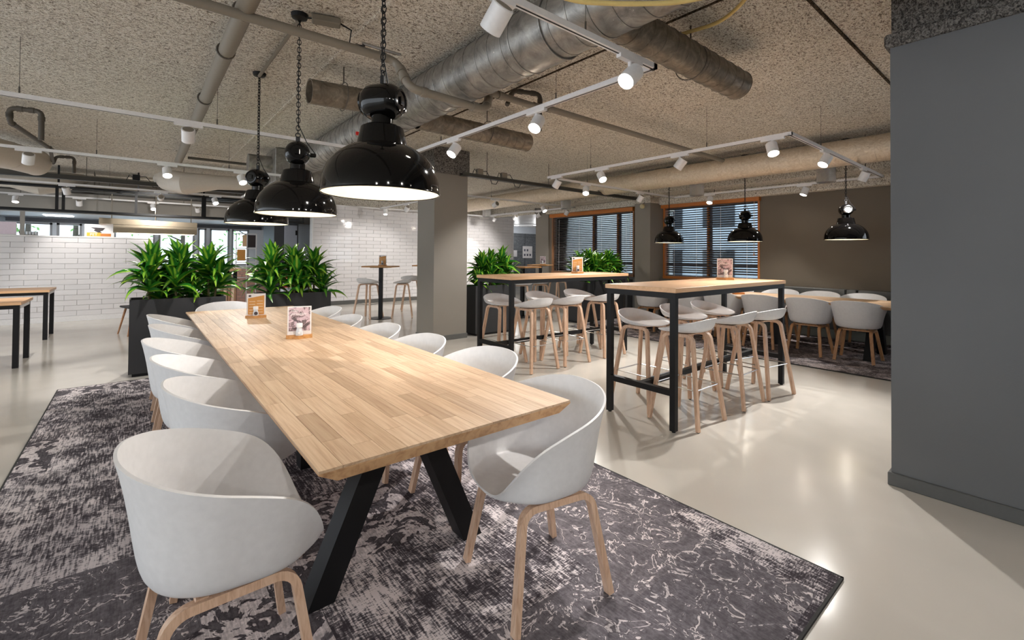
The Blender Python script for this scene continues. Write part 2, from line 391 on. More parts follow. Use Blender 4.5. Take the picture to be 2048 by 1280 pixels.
struct('trim_4', MB().b2((8.46, 5.60, 2.50), (9.0, 6.06, 2.57), .01).b2((8.5, 5.63, 2.57), (9.0, 6.02, 2.65)), 'spray')
struct('trim_5', MB().b2((8.3, -2, 2.65), (9.0, 9.2, ZC)).b2((8.8, -2, 2.47), (9.0, 5.62, 2.65), .02).b2((8.8, 6.03, 2.5), (9.0, 9.2, 2.65), .02), 'spray')
# ceiling joints
struct('trim_6', MB().b2((2.922, -3, ZC - .010), (2.940, 12, ZC + .01), .004), 'spray_dark')
struct('trim_7', MB().b2((1.27, 2.2, ZC - .012), (1.30, 12, ZC + .01), .005), 'spray')
struct('trim_8', MB().b2((2.945, 1.035, ZC - .012), (8.3, 1.056, ZC + .01), .004), 'spray_dark')
struct('trim_9', MB().b2((-6, 9.3, ZC - .012), (1.26, 9.33, ZC + .01), .005), 'spray')
# kitchen far wall with windows
kw = [(-2.75, -1.72), (-1.64, -1.15), (-.50, .42), (.50, 1.38), (1.46, 1.68), (1.77, 2.30), (2.36, 2.85)]
c = MB(); x = -9
c.b2((-9, 17, 0), (18, 17.2, .95)); c.b2((-9, 17, 2.11), (18, 17.2, ZC))
for a, b in kw + [(14, 14)]:
    c.b2((x, 17, .95), (a, 17.2, 2.11)); x = b
c.b2((14, 17, .95), (18, 17.2, 2.11))
struct('wall_kitchen', c, 'kitchen_light')
struct('trim_10', MB().b2((-9, 16.93, 2.12), (3.2, 17, 2.22)), 'kitchen_dark')
for i, (a, b) in enumerate(kw):
    w = MB(); z0, z1 = .95, 2.11
    w.b2((a, 17.02, z0), (b, 17.1, z0 + .05)).b2((a, 17.02, z1 - .05), (b, 17.1, z1)).b2((a, 17.02, z0), (a + .05, 17.1, z1)).b2((b - .05, 17.02, z0), (b, 17.1, z1))
    o = struct('window_%d' % (i + 3), w, 'pale_frame')
    MB().b2((a + .05, 17.055, z0 + .05), (b - .05, 17.06, z1 - .05)).build('pane', 'glass', o, 0)
struct('ceiling_kitchen', MB().b2((-9, 14.9, 2.25), (3.9, 17, 2.3)), 'kitchen_light')
struct('wall_fascia', MB().b2((-9, 14.85, 2.25), (9.8, 14.9, ZC)), 'fascia')
struct('wall_kitchen_cabinets', MB().b2((2.85, 13.5, 0), (3.46, 14.85, 2.3), .01).b2((2.3, 13.45, 2.24), (3.48, 13.7, 2.30)), 'kitchen_dark')
o = MB().b2((3.1, 13.46, .1), (3.42, 13.5, 2.12), .006).build('door_1', 'door_grey', None, 0, kind='structure')
MB().b2((3.37, 13.42, 1.85), (3.41, 13.46, 1.98), .004).build('door_handle', 'black_metal', o)
# corridor behind the tiled wall, right
struct('trim_17', MB().b2((9.28, 9.7, 2.6), (9.34, 12.42, ZC)).b2((3.46, 12.40, 2.62), (9.34, 12.46, ZC)), 'spray')
struct('wall_stone', MB().b2((10.2, 16, 0), (18, 16.2, 2.36)), 'stone')
struct('ceiling_corridor', MB().b2((9.25, 10.2, 2.66), (18, 16.2, 2.72)), 'white_paint')
struct('wall_corridor', MB().b2((17.8, 9.2, 0), (18, 16.2, ZC)).b2((9.5, 9.25, 0), (18, 9.4, ZC)), 'shell_wall')
o = MB()
for xx in (13.2, 14.0, 14.8): o.b2((xx, 15.985, 0), (xx + .015, 16, 2.36))
o.b2((10.2, 15.985, 1.5), (18, 16, 1.515)).b2((10.2, 15.985, 2.2), (18, 16, 2.215)); struct('trim_11', o, 'kitchen_dark')
struct('trim_12', MB().b2((10.2, 15.9, 2.36), (18, 16, 2.66)), 'kitchen_light')
for i, (xx, yy) in enumerate(((12.3, 13.2), (13.4, 14.6), (12.9, 15.3), (11.4, 12.0), (14.6, 14.2))):
    d = thing('downlight', ['downlight nearest the tiled wall end in the white corridor ceiling', 'round downlight in the middle of the corridor ceiling', 'downlight close above the stone wall', 'downlight just past the glass edge in the corridor', 'rightmost downlight of the corridor ceiling'][i], 'light', (xx, yy, 2.66), 0, 'corridor downlights')
    l_ = bpy.data.lights.new('downlight_beam', 'POINT'); l_.energy = 3.5; l_.shadow_soft_size = .1; lo_ = bpy.data.objects.new('downlight_beam', l_); COL.objects.link(lo_); lo_.location = (xx, yy, 2.25)
    MB().lathe([(.10, -.004), (.13, -.004), (.13, .0)], 20).build('trim_ring', 'white_paint', d)
    MB().lathe([(.0001, -.006), (.10, -.006), (.10, -.003)], 20).build('lens', 'downlight', d)
# ------------------------------------------------------------ tiled walls
def tiled(name, x0, x1, z1, y, tw, th, cap, gname):
    base = struct(name, MB().b2((x0, y + .02, 0), (x1, y + .2, z1)), 'grout')
    rows = int(round((z1 - .1) / th)); th = (z1 - .1) / rows; n = 0; rest = MB(); cache = {}
    cells = []
    for r in range(rows):
        off = (r % 2) * tw / 2; x = x0 - off
        while x < x1 - .01:
            a = max(x, x0); b = min(x + tw, x1)
            if b - a > .02: cells.append((a, b, .1 + r * th))
            x += tw
    cells.sort(key=lambda c_: (c_[0] + 2 * c_[1] * 0 + abs(c_[2] - 1.2) * 0))
    for a, b, z in cells:
        w = round(b - a - .004, 3); h = th - .004
        if n < cap:
            if w not in cache:
                o = MB().box((0, 0, 0), (w, .024, h), .004).build('tile', 'tile', base); cache[w] = o.data
            else: o = link('tile', cache[w], base)
            o.location = ((a + b) / 2, y + .012, z + th / 2); n += 1
        else: rest.box(((a + b) / 2, y + .012, z + th / 2), (w, .024, h), .004)
    if rest.v: rest.build('tile_field', 'tile', base, kind='stuff')
    return base
tiled('wall_tiled_low', -3.4, .25, 1.62, 12.25, .36, .1, 300, '')
struct('trim_13', MB().b2((-3.4, 12.24, 1.62), (.27, 12.5, 1.65), .004), 'white_paint')
struct('trim_14', MB().b2((-3.4, 12.235, 0), (.25, 12.26, .1)), 'white_paint')
tiled('wall_tiled_tall', 3.48, 10.12, 2.62, 12.2, .40, .1, 300, '')
struct('trim_15', MB().b2((3.45, 12.19, 2.61), (10.14, 12.42, 2.65), .004).b2((3.46, 12.195, 0), (3.48, 12.42, 2.61)).b2((10.12, 12.195, 0), (10.15, 12.42, 2.61)), 'white_paint')
struct('trim_16', MB().b2((3.46, 12.18, 0), (10.14, 12.21, .09)), 'radiator')

# ------------------------------------------------------------ right windows with blinds
def window(idx, y0, y1, mull, slatmat, ztop=2.40):
    fr = MB(); X = 9.02
    for a, b in ((y0, y0 + .035), (y1 - .035, y1)): fr.b2((8.985, a, wz0), (9.12, b, wz1))
    fr.b2((8.97, y0, wz0), (9.12, y1, wz0 + .06))
    o = struct('window_%d' % idx, fr, 'orange_wood' if idx == 1 else 'brown_wood')
    MB().b2((8.90, y0 - .02, ztop), (9.02, y1 + .02, ztop + .095), .004).build('valance', 'orange_wood', o)
    for m in mull:
        MB().b2((9.10, m - .015, wz0 + .06), (9.16, m + .02, wz1)).build('mullion', 'orange_wood', o)
        MB().b2((9.165, m - .06, wz0 + .06), (9.19, m + .0, wz1)).build('outer_mullion', 'mullion', o)
    MB().b2((9.12, y0, 1.16), (9.17, y1, 1.20)).build('transom', 'mullion', o)
    MB().b2((9.2, y0, wz0), (9.206, y1, wz1)).build('pane', 'glass', o, 0)
    b = thing('venetian_blind', 'wooden slatted blind on the window behind the second bar table' if idx == 1 else 'slatted blind on the window behind the corner planter', 'blind', (9.05, (y0 + y1) / 2, 0), 0, 'venetian blinds')
    me = None; n = int((ztop - .02 - (wz0 + .08)) / .047); L = y1 - y0 - .09
    for i in range(n):
        z = ztop - .03 - i * .047
        if me is None:
            s = MB(); s.add([(-.022, -L / 2, -.010), (.022, -L / 2, .013), (.022, L / 2, .013), (-.022, L / 2, -.010), (-.022, -L / 2, -.0135), (.022, -L / 2, .0095), (.022, L / 2, .0095), (-.022, L / 2, -.0135)],
                            [(0, 1, 2, 3), (7, 6, 5, 4), (0, 4, 5, 1), (1, 5, 6, 2), (2, 6, 7, 3), (3, 7, 4, 0)])
            q = s.build('slat', slatmat, b, 0); me = q.data
        else: q = link('slat', me, b)
        q.location = (0, 0, z)
    MB().box((0, 0, wz0 + .075), (.05, L, .02), .003).build('bottom_rail', slatmat, b)
    MB().box((0, 0, ztop - .005), (.055, L, .03), .003).build('head_rail', slatmat, b)
    for k in sub(-L / 2 + .2, L / 2 - .2, 3): MB().box((-.026, k, (ztop + wz0) / 2), (.002, .006, ztop - wz0 - .1)).build('ladder_cord', 'white_paint', b)
    MB().tube([(-.05, -L / 2 + .06, ztop), (-.055, -L / 2 + .06, 1.42)], .004, 6).build('pull_cord', 'pale_ink', b)
    MB().lathe([(.001, 1.36), (.012, 1.38), (.004, 1.43)], 10, (-.055, -L / 2 + .06, 0)).build('cord_tassel', 'orange_wood', b)
window(1, 3.6, 5.62, (4.66,), 'slat'); window(2, 6.39, 9.12, (6.95, 7.72), 'slat')
struct('window_sill_1', MB().b2((8.86, 3.58, .83), (9.02, 5.63, .86), .004), 'radiator')
struct('window_sill_2', MB().b2((8.86, 6.03, .83), (9.02, 9.2, .86), .004), 'radiator')
for i, (a, b) in enumerate(((-.9, 1.15), (1.18, 2.05), (2.08, 2.2), (2.23, 3.9), (3.93, 5.6), (6.1, 9.1))):
    d = MB().b2((8.78, a, .17), (8.985, b, .83), .006).build('radiator_cover', 'radiator', None)
    tag(d, ['grey radiator cover hidden mostly by the slate wall edge', 'grey radiator cover behind the nearest back-row chair', 'narrow grey filler panel between two radiator covers', 'long grey radiator cover below the bare taupe wall', 'grey radiator cover below the window of the second bar table', 'grey radiator cover below the corner window'][i], 'radiator cover', 'radiator covers along the window wall')
struct('baseboard_window_side', MB().b2((8.93, -2, 0), (9.0, 9.2, .17)), 'plinth_light')
s = thing('power_socket', 'cream double power socket on the plinth behind the far chairs', 'socket', (8.93, 1.83, .09))
MB().box((-.006, 0, 0), (.012, .17, .08), .003).build('face_plate', 'brass', s)
for k in (-.04, .04): MB().lathe([(.02, -.004), (.02, .002), (.001, .002)], 14, (-.014, k, 0), 'X').build('outlet', 'dark_print', s)
# neighbour building + trees outside
bld = thing('office_building', 'grey office building seen through the blinds', 'building', (15.5, 5.5, -3))
MB().b2((0, -9, 0), (4, 9, 12)).build('wall', 'kitchen_light', bld)
for i in range(9):
    for k in range(5):
        MB().b2((-.05, -8 + i * 1.9, 1.2 + k * 2.1), (.02, -6.9 + i * 1.9, 2.5 + k * 2.1)).build('window', 'kitchen_dark', bld)
def tree(x, y, h, lab, seed):
    rr = random.Random(seed); t_ = thing('tree', lab, 'tree', (x, y, -3), 0, 'trees outside the kitchen windows')
    tr = MB(); tr.tube([(0, 0, 0), (.05, 0, h * .5), (.1, .05, h)], .14, 8, rs=[.16, .11, .03])
    br = MB(); fo = MB()
    for i in range(16):
        a = rr.uniform(0, 2 * PI); z = rr.uniform(h * .35, h * .95); L = rr.uniform(.6, 1.6)
        e = Vector((math.cos(a) * L, math.sin(a) * L, z + L * .6)); br.tube([(.05, 0, z), e * .5 + Vector((0, 0, z * .5)), e], .03, 5, rs=[.04, .025, .01])
        for j in range(26):
            p = e + Vector((rr.gauss(0, .35), rr.gauss(0, .35), rr.gauss(0, .3))); u = Vector((rr.uniform(-1, 1), rr.uniform(-1, 1), rr.uniform(-1, 1))).normalized() * .09; w = u.orthogonal().normalized() * .05
            fo.add([p - u, p + w, p + u, p - w], [(0, 1, 2, 3)])
    tr.build('trunk', 'trunk', t_); br.build('branches', 'trunk', t_, kind='stuff'); fo.build('foliage', 'foliage', t_, 0, kind='stuff')
tree(-2.75, 21, 6.6, 'leafy tree outside the leftmost kitchen window', 1); tree(-1.9, 24.5, 7.6, 'tree with dark branches outside the second kitchen window', 2); tree(1.4, 23, 6.6, 'tree outside the window below the hood', 3); tree(4.2, 22, 6.8, 'tree outside the windows behind the poster rack', 4)

# ------------------------------------------------------------ rugs
def rug(name, lo, hi, mat, lab, rz=0):
    cx_, cy_ = (lo[0] + hi[0]) / 2, (lo[1] + hi[1]) / 2; r = thing(name, lab, 'rug', (cx_, cy_, 0), rz)
    w, d = (hi[0] - lo[0]) / 2, (hi[1] - lo[1]) / 2
    MB().b2((-w + .01, -d + .01, .001), (w - .01, d - .01, .011)).build('pile', mat, r, 0)
    MB().b2((-w, -d, .0005), (-w + .01, d, .011)).b2((w - .01, -d, .0005), (w, d, .011)).b2((-w, -d, .0005), (w, -d + .01, .011)).b2((-w, d - .01, .0005), (w, d, .011)).build('bound_edge', 'rubber', r)
rug('patchwork_rug', (-.57, .585), (2.29, 6.18), 'rug', 'grey patchwork rug under the long near oak table', math.radians(.0))
rug('patchwork_rug', (6.36, -.6), (8.9, 6.0), 'rug2', 'grey patchwork rug under the long table by the window wall')

# ------------------------------------------------------------ shells
def interp(keys, a):
    a = abs(a)
    for (x0, y0), (x1, y1) in zip(keys, keys[1:]):
        if x0 <= a <= x1:
            k = (a - x0) / (x1 - x0); k = k * k * (3 - 2 * k) * .5 + k * .5; return y0 + (y1 - y0) * k
    return keys[-1][1]
def shell(a, back, front, z0, keys, rbk, waist, th, n=88, m=18, ex=2.5, name='seat_shell', mat='shell', parent=None, dip=.012):
    bm = bmesh.new(); rings = []
    def lk(ks, a_):
        a_ = abs(a_)
        for (p0, q0), (p1, q1) in zip(ks, ks[1:]):
            if p0 <= a_ <= p1: return q0 + (q1 - q0) * (a_ - p0) / (p1 - p0)
        return ks[-1][1]
    H_ = [lk(keys, 360 * i / n - 180) for i in range(n)]; B_ = [lk(rbk, 360 * i / n - 180) for i in range(n)]
    for _ in range(3):
        H_ = [(H_[i - 1] + 2 * H_[i] + H_[(i + 1) % n]) / 4 for i in range(n)]; B_ = [(B_[i - 1] + 2 * B_[i] + B_[(i + 1) % n]) / 4 for i in range(n)]
    for i in range(n):
        th_ = 360 * i / n - 180; r_ = math.radians(th_); dx, dy = math.sin(r_), -math.cos(r_)
        b = back if dy < 0 else front
        e = ex if dy > 0 else 2.15
        R = (abs(dx / a) ** e + abs(dy / b) ** e) ** (-1 / e)
        h = H_[i]; Rb = R * B_[i]; lift = max(0, min(1, (h - z0) / .12))
        Rw = R - waist * lift; col = []
        for j in range(1, m + 1):
            t_ = j / m
            if t_ < .35:
                r = Rb * t_ / .35; z = z0 - dip * (1 - (t_ / .35) ** 2)
            else:
                s_ = (t_ - .35) / .65; q = 1 - s_
                P = ((Rb, z0), (Rw + .01 * lift, z0 + .0 * (h - z0)), (Rw - .004, z0 + .45 * (h - z0)), (R, h))
                r = q**3 * P[0][0] + 3 * q*q*s_ * P[1][0] + 3 * q*s_*s_ * P[2][0] + s_**3 * P[3][0]
                z = q**3 * P[0][1] + 3 * q*q*s_ * P[1][1] + 3 * q*s_*s_ * P[2][1] + s_**3 * P[3][1]
            col.append(bm.verts.new((dx * r, dy * r, z)))
        rings.append(col)
    cv = bm.verts.new((0, 0, z0 - dip))
    for i in range(n):
        A, B = rings[i], rings[(i + 1) % n]; bm.faces.new((cv, B[0], A[0]))
        for j in range(m - 1): bm.faces.new((A[j], B[j], B[j + 1], A[j + 1]))
    for _ in range(1):
        bmesh.ops.smooth_vert(bm, verts=[v for c_ in rings for v in c_[:]], factor=.35, use_axis_x=True, use_axis_y=True, use_axis_z=True)
    bm.normal_update(); bmesh.ops.recalc_face_normals(bm, faces=bm.faces)
    bmesh.ops.solidify(bm, geom=list(bm.faces), thickness=th)
    bmesh.ops.recalc_face_normals(bm, faces=bm.faces)
    me = bpy.data.meshes.new(name); bm.to_mesh(me); bm.free(); me.materials.append(M[mat])
    me.polygons.foreach_set('use_smooth', [True] * len(me.polygons)); me.set_sharp_from_angle(angle=math.radians(60))
    return link(name, me, parent)
def bent_u(f1, c1, c2, f2, rad=.06, seg=6):
    f1, c1, c2, f2 = map(Vector, (f1, c1, c2, f2)); pts = [f1]
    for p, q, r in ((f1, c1, c2), (c1, c2, f2)):
        d1 = (p - q).normalized(); d2 = (r - q).normalized(); ang = d1.angle(d2); L = rad / math.tan(ang / 2)
        A = q + d1 * L; Bp = q + d2 * L; cen = q + (d1 + d2).normalized() * rad / math.sin(ang / 2)
        va, vb = A - cen, Bp - cen; om = va.angle(vb)
        for k in range(seg + 1):
            s_ = k / seg; pts.append(cen + (va * math.sin((1 - s_) * om) + vb * math.sin(s_ * om)) / math.sin(om))
    pts.append(f2); return pts
def make_chair(lab, legmat='leg_wood', group=None):
    t_ = thing('armchair', lab, 'chair', (0, 0, 0), 0, group)
    shell(.296, .262, .258, .43, [(0, .79), (25, .787), (50, .768), (75, .733), (98, .695), (116, .655), (128, .595), (138, .52), (146, .465), (156, .436), (180, .428)],
          [(0, .66), (90, .68), (130, .78), (160, .88), (180, .9)], .048, .0085, parent=t_, ex=3.0)
    for s_ in (-1, 1):
        ft = [(s_ * .225, .215, .004), (s_ * .165, .155, .392), (s_ * .165, -.145, .392), (s_ * .205, -.215, .004)]
        pts = bent_u(*ft); nrm = (Vector(ft[1]) - Vector(ft[0])).cross(Vector(ft[2]) - Vector(ft[1]))
        f = MB().strip(pts, nrm, .034, .024).build('leg_frame', legmat, t_, 40)
        for q in (ft[0], ft[3]): MB().lathe([(.010, 0), (.012, .004), (.012, .008)], 10, (q[0], q[1], 0)).build('foot_glide', 'rubber', f)
    MB().box((0, .06, .398), (.33, .035, .018), .003).build('cross_bar', legmat, t_)
    MB().box((0, -.07, .398), (.33, .035, .018), .003).build('cross_bar', legmat, t_)
    MB().lathe([(.012, .395), (.012, .42)], 10, (.1, .0, 0)).lathe([(.012, .395), (.012, .42)], 10, (-.1, 0, 0)).build('mounting_bolts', 'chrome', t_)
    return t_
def make_stool(lab, group=None):
    t_ = thing('bar_stool', lab, 'stool', (0, 0, 0), 0, group)
    shell(.24, .205, .20, .738, [(0, .855), (30, .848), (60, .822), (90, .785), (120, .755), (150, .742), (180, .736)],
          [(0, .45), (90, .5), (140, .7), (180, .8)], .02, .008, n=60, m=14, parent=t_, dip=.01)
    for s_ in (-1, 1):
        ft = [(s_ * .225, .21, .004), (s_ * .135, .125, .705), (s_ * .135, -.12, .705), (s_ * .215, -.21, .004)]
        pts = bent_u(*ft, rad=.05); nrm = (Vector(ft[1]) - Vector(ft[0])).cross(Vector(ft[2]) - Vector(ft[1]))
        f = MB().strip(pts, nrm, .034, .024).build('leg_frame', 'leg_wood', t_, 40)
        for q in (ft[0], ft[3]): MB().lathe([(.010, 0), (.012, .004), (.012, .008)], 10, (q[0], q[1], 0)).build('foot_glide', 'rubber', f)
    k = .30 / .7; xx = .225 - .09 * k; yy = .21 - .085 * k; fr = MB()
    cs = [(xx, yy), (-xx, yy), (-xx + .005, -yy), (xx - .005, -yy)]
    for i in range(4): a, b = cs[i], cs[(i + 1) % 4]; fr.tube([(a[0], a[1], .30), (b[0], b[1], .30)], .0055, 8)
    fr.build('footrest', 'chrome', t_)
    MB().box((0, 0, .714), (.26, .16, .012), .003).build('mounting_plate', 'leg_wood', t_)
    return t_

chair0 = make_chair('x')
first = [True]
def chair(x, y, deg, lab, group, z=.011, src=None):      # deg = direction faced, 0 = +Y
    rz = math.radians(deg)
    s_ = src or chair0
    if s_.get('used') is None:
        s_['used'] = 1; s_.location = (x, y, z); s_.rotation_euler = (0, 0, rz); s_['label'] = lab; s_['group'] = group; return s_
    r = dup(s_, (x, y, z), rz, lab, group); return r
G1 = 'white armchairs around the long near oak table'
L_ = ['white armchair nearest the camera at the left of the near table', 'white armchair second from the camera on the near table\'s left side', 'white armchair third from the camera on the near table\'s left side', 'white armchair fourth from the camera on the near table\'s left side', 'white armchair second from the far end, near table\'s left side', 'farthest white armchair on the near table\'s left side, before the planter']
for i, (x, y, a) in enumerate(((.22, 1.63, -90), (.345, 2.36, -91), (.32, 2.98, -89), (.29, 3.62, -92), (.335, 4.35, -90), (.335, 5.07, -90))): chair(x, y, a, L_[i], G1)
R_ = ['white armchair pulled out at an angle by the near right table corner', 'white armchair second from the camera on the near table\'s right side', 'white armchair third from the camera on the near table\'s right side', 'white armchair fourth from the camera on the near table\'s right side', 'white armchair fifth from the camera on the near table\'s right side', 'farthest white armchair on the near table\'s right side']
for i, (x, y, a) in enumerate(((1.29, 1.39, 78), (1.42, 2.10, 90), (1.345, 2.73, 90), (1.33, 3.36, 90), (1.30, 4.04, 90), (1.38, 4.80, 92))): chair(x, y, a, R_[i], G1)
chair(.78, 5.78, 180, 'white armchair at the far head of the near table, before the planters', G1)
# far table chairs
chairF = make_chair('x', 'leg_wood_far')
G2 = 'white armchairs around the long table by the window wall'
F_ = ['white armchair cut off by the slate wall edge, front row of far table', 'white armchair with its back fully visible nearest the slate wall', 'white armchair second from the slate wall with a full back view', 'white armchair third from the slate wall, behind the bar table end', 'white armchair of the far table seen through the bar table, right one', 'white armchair of the far table seen through the bar table, left one', 'white armchair of the far table seen left of the bar table leg']
for i, (y, a) in enumerate(((1.06, -90), (1.70, -88), (2.25, -91), (2.86, -86), (3.47, -90), (4.09, -90), (4.78, -90))): chair(7.25, y, a, F_[i], G2, .011, chairF)
B_ = ['white armchair against the radiator, hidden mostly by the slate wall', 'white armchair on the wall side of the far table, nearest the slate wall', 'white armchair on the wall side of the far table, second from slate wall', 'white armchair on the wall side of the far table, behind the bar table leg', 'white armchair on the wall side of the far table under the window']
for i, y in enumerate((1.30, 1.93, 2.50, 3.08, 3.80)): chair(8.46, y, 90, B_[i], G2, .011, chairF)
for (x, y, a, lab) in ((1.05, 8.9, 150, 'brown striped wooden chair behind the gap of the planters'),):
    bc = thing('wooden_chair', lab, 'chair', (x, y, 0), math.radians(a))
    for k in range(6):
        MB().box((-.15 + k * .06, -.2, .68), (.045, .02, .34), .004).build('back_slat', 'brown_wood' if k % 2 else 'leg_wood', bc)
    MB().strip([(-.19, -.2, .5), (-.19, -.2, .84), (-.12, -.2, .88), (.12, -.2, .88), (.19, -.2, .84), (.19, -.2, .5)], (0, 1, 0), .03, .02).build('back_frame', 'brown_wood', bc)
    MB().box((0, 0, .45), (.42, .42, .03), .01).build('seat', 'brown_wood', bc)
    for sx in (-1, 1):
        for sy in (-1, 1): MB().tube([(sx * .17, sy * .17, .44), (sx * .22, sy * .21, 0)], .014, 8).build('leg', 'brown_wood', bc)
lc = thing('wooden_leg_chair', 'chair half hidden behind the left planter, one wooden leg showing', 'chair', (.06, 9.75, 0), .3)
MB().box((0, 0, .45), (.42, .42, .03), .01).build('seat', 'black_metal', lc)
for sx in (-1, 1):
    for sy in (-1, 1): MB().tube([(sx * .14, sy * .14, .44), (sx * .22, sy * .22, 0)], .014, 8, rs=[.018, .011]).build('leg', 'brown_wood', lc)
lc2 = thing('dark_chair', 'black chair with wooden legs cut by the left frame edge', 'chair', (-1.55, 8.35, 0), .2)
shell(.24, .23, .23, .45, [(0, .82), (60, .7), (100, .5), (180, .45)], [(0, .6), (180, .85)], .02, .01, n=32, m=8, mat='black_metal', parent=lc2)
for sx in (-1, 1):
    for sy in (-1, 1): MB().tube([(sx * .14, sy * .14, .44), (sx * .22, sy * .22, 0)], .014, 8, rs=[.018, .011]).build('leg', 'brown_wood', lc2)

# ------------------------------------------------------------ long oak tables
def long_table(x0, x1, y0, y1, lab, zt=.74, planks=True):
    cx_ = (x0 + x1) / 2; t_ = thing('dining_table', lab, 'table', (cx_, y0, 0.011)); w = (x1 - x0) / 2; L = y1 - y0; zt -= .011
    top = MB(); b = .055; h = .034
    top.add([(-w, 0, zt - .008), (w, 0, zt - .008), (w, L, zt - .008), (-w, L, zt - .008), (-w, 0, zt - .012), (w, 0, zt - .012), (w, L, zt - .012), (-w, L, zt - .012),
             (-w + b, b * .18, zt - .044), (w - b, b * .18, zt - .044), (w - b, L - b * .18, zt - .044), (-w + b, L - b * .18, zt - .044)],
            [(0, 1, 2, 3), (0, 4, 5, 1), (1, 5, 6, 2), (2, 6, 7, 3), (3, 7, 4, 0), (4, 8, 9, 5), (5, 9, 10, 6), (6, 10, 11, 7), (7, 11, 8, 4), (8, 11, 10, 9)])
    tp = top.build('tabletop', 'top_wood', t_, 0)
    rr = random.Random(5); cache = {}; cols = 15; pw = 2 * w / cols
    for c_ in range(cols):
        y = 0; i = 0
        while y < L - .01:
            ln = rr.choice((.30, .36, .42, .50, .58)) if planks else rr.choice((.6, .8, 1.0))
            if i == 0: ln *= rr.uniform(.3, 1)
            ln = round(ln, 2)
            if y + ln > L - .12: ln = round(L - y, 4)
            if ln not in cache:
                q = MB().b2((-pw / 2 + .0005, .0005, -.0085), (pw / 2 - .0005, ln - .0005, 0)).build('plank', 'plank', tp, 0); cache[ln] = q.data
            else: q = link('plank', cache[ln], tp)
            q.location = (-w + pw * (c_ + .5), y, zt); y += ln; i += 1
    for k, yy in enumerate((.52, L - .52)):
        for s_ in (-1, 1):
            a = Vector((s_ * .345, yy, 0)); bq = Vector((s_ * .045, yy, zt - .044))
            f = MB(); nn = Vector((0, 1, 0))
            dx = .05
            f.add([(a.x - dx, yy - .05, 0), (a.x + dx, yy - .05, 0), (a.x + dx, yy + .05, 0), (a.x - dx, yy + .05, 0),
                   (bq.x - dx, yy - .05, bq.z), (bq.x + dx, yy - .05, bq.z), (bq.x + dx, yy + .05, bq.z), (bq.x - dx, yy + .05, bq.z)],
                  [(3, 2, 1, 0), (4, 5, 6, 7), (0, 1, 5, 4), (1, 2, 6, 5), (2, 3, 7, 6), (3, 0, 4, 7)])
            f.build('leg', 'black_metal', t_, 0)
        MB().b2((-.3, yy - .04, zt - .052), (.3, yy + .04, zt - .044)).build('mounting_plate', 'black_metal', t_, 0)
    MB().b2((-.10, 1.68, 0), (.02, 1.78, zt - .044)).build('middle_leg', 'black_metal', t_, 0)
    return t_
long_table(.395, 1.40, 1.305, 5.66, 'long near oak table with stave top and black A-shaped legs')
long_table(7.13, 8.22, 1.08, 5.45, 'long oak table by the window wall on the far rug', .74, False)

# ------------------------------------------------------------ bar tables
def bar_table(x0, y0, lab, W_=2.13, D_=.65, H_=1.10):
    t_ = thing('bar_table', lab, 'table', (x0, y0, 0)); s_ = .045
    MB().b2((-.01, -.01, H_ - .036), (W_ + .01, D_ + .01, H_), .0015).build('tabletop', 'bar_top', t_, 0)
    for x in (0, W_ - s_):
        for y in (0, D_ - s_):
            l = MB().b2((x, y, .012), (x + s_, y + s_, H_ - .036)).build('leg', 'black_metal', t_, 0)
            MB().lathe([(.014, 0), (.016, .012)], 10, (x + s_ / 2, y + s_ / 2, 0)).build('levelling_foot', 'rubber', l)
    z = H_ - .036 - .045
    for y in (0, D_ - s_): MB().b2((s_, y, z), (W_ - s_, y + s_, z + .045)).build('apron_rail', 'black_metal', t_, 0)
    for x in (0, W_ - s_): MB().b2((x, s_, z), (x + s_, D_ - s_, z + .045)).build('apron_rail', 'black_metal', t_, 0)
    for x in (0, W_ - s_): MB().b2((x, s_, .275), (x + s_, D_ - s_, .32)).build('stretcher', 'black_metal', t_, 0)
    MB().b2((s_, D_ / 2 - s_ / 2, .275), (W_ - s_, D_ / 2 + s_ / 2, .32)).build('stretcher', 'black_metal', t_, 0)
    return t_
bar_table(3.155, 1.87, 'near bar table with light wood top and black steel frame')
bar_table(3.235, 3.92, 'bar table farther back, before the planters, black steel frame')
stool0 = make_stool('x'); G3 = 'white bar stools at the near bar table'; G4 = 'white bar stools at the farther bar table'; G5 = 'white stools around the small high tables'
for x, y, a, lab, g_ in (
    (3.53, 1.98, 0, 'white bar stool nearest the camera at the near bar table', G3), (4.29, 1.975, 1, 'middle white bar stool of the near bar table\'s front row', G3), (4.81, 1.92, -9, 'rightmost white bar stool of the near bar table, slightly turned', G3),
    (3.59, 2.44, 180, 'leftmost back-row white stool at the near bar table', G3), (4.27, 2.44, 178, 'middle back-row white stool at the near bar table', G3), (4.87, 2.44, 180, 'right back-row white stool at the near bar table', G3),
    (3.66, 4.02, 0, 'leftmost front-row white stool at the farther bar table', G4), (4.22, 4.02, -2, 'middle front-row white stool at the farther bar table', G4), (4.96, 4.03, 0, 'right front-row white stool at the farther bar table', G4),
    (3.56, 4.49, 180, 'leftmost back-row white stool at the farther bar table', G4), (4.26, 4.49, 180, 'middle back-row white stool at the farther bar table', G4), (5.00, 4.49, 182, 'right back-row white stool at the farther bar table', G4),
    (3.77, 9.30, -60, 'white stool left of the high table in front of the tall tiled wall', G5), (4.42, 9.03, 62, 'white stool right of the high table before the tall tiled wall', G5), (5.12, 10.0, -25, 'white stool half hidden behind the grey column', G5),
    (6.15, 7.15, -40, 'left white stool seen under the farther bar table', G5), (6.85, 7.3, 60, 'second white stool seen under the farther bar table', G5), (8.0, 7.9, 80, 'farthest white stool beside the planter, seen under the table', G5)):
    chair(x, y, a, lab, g_, 0, stool0)
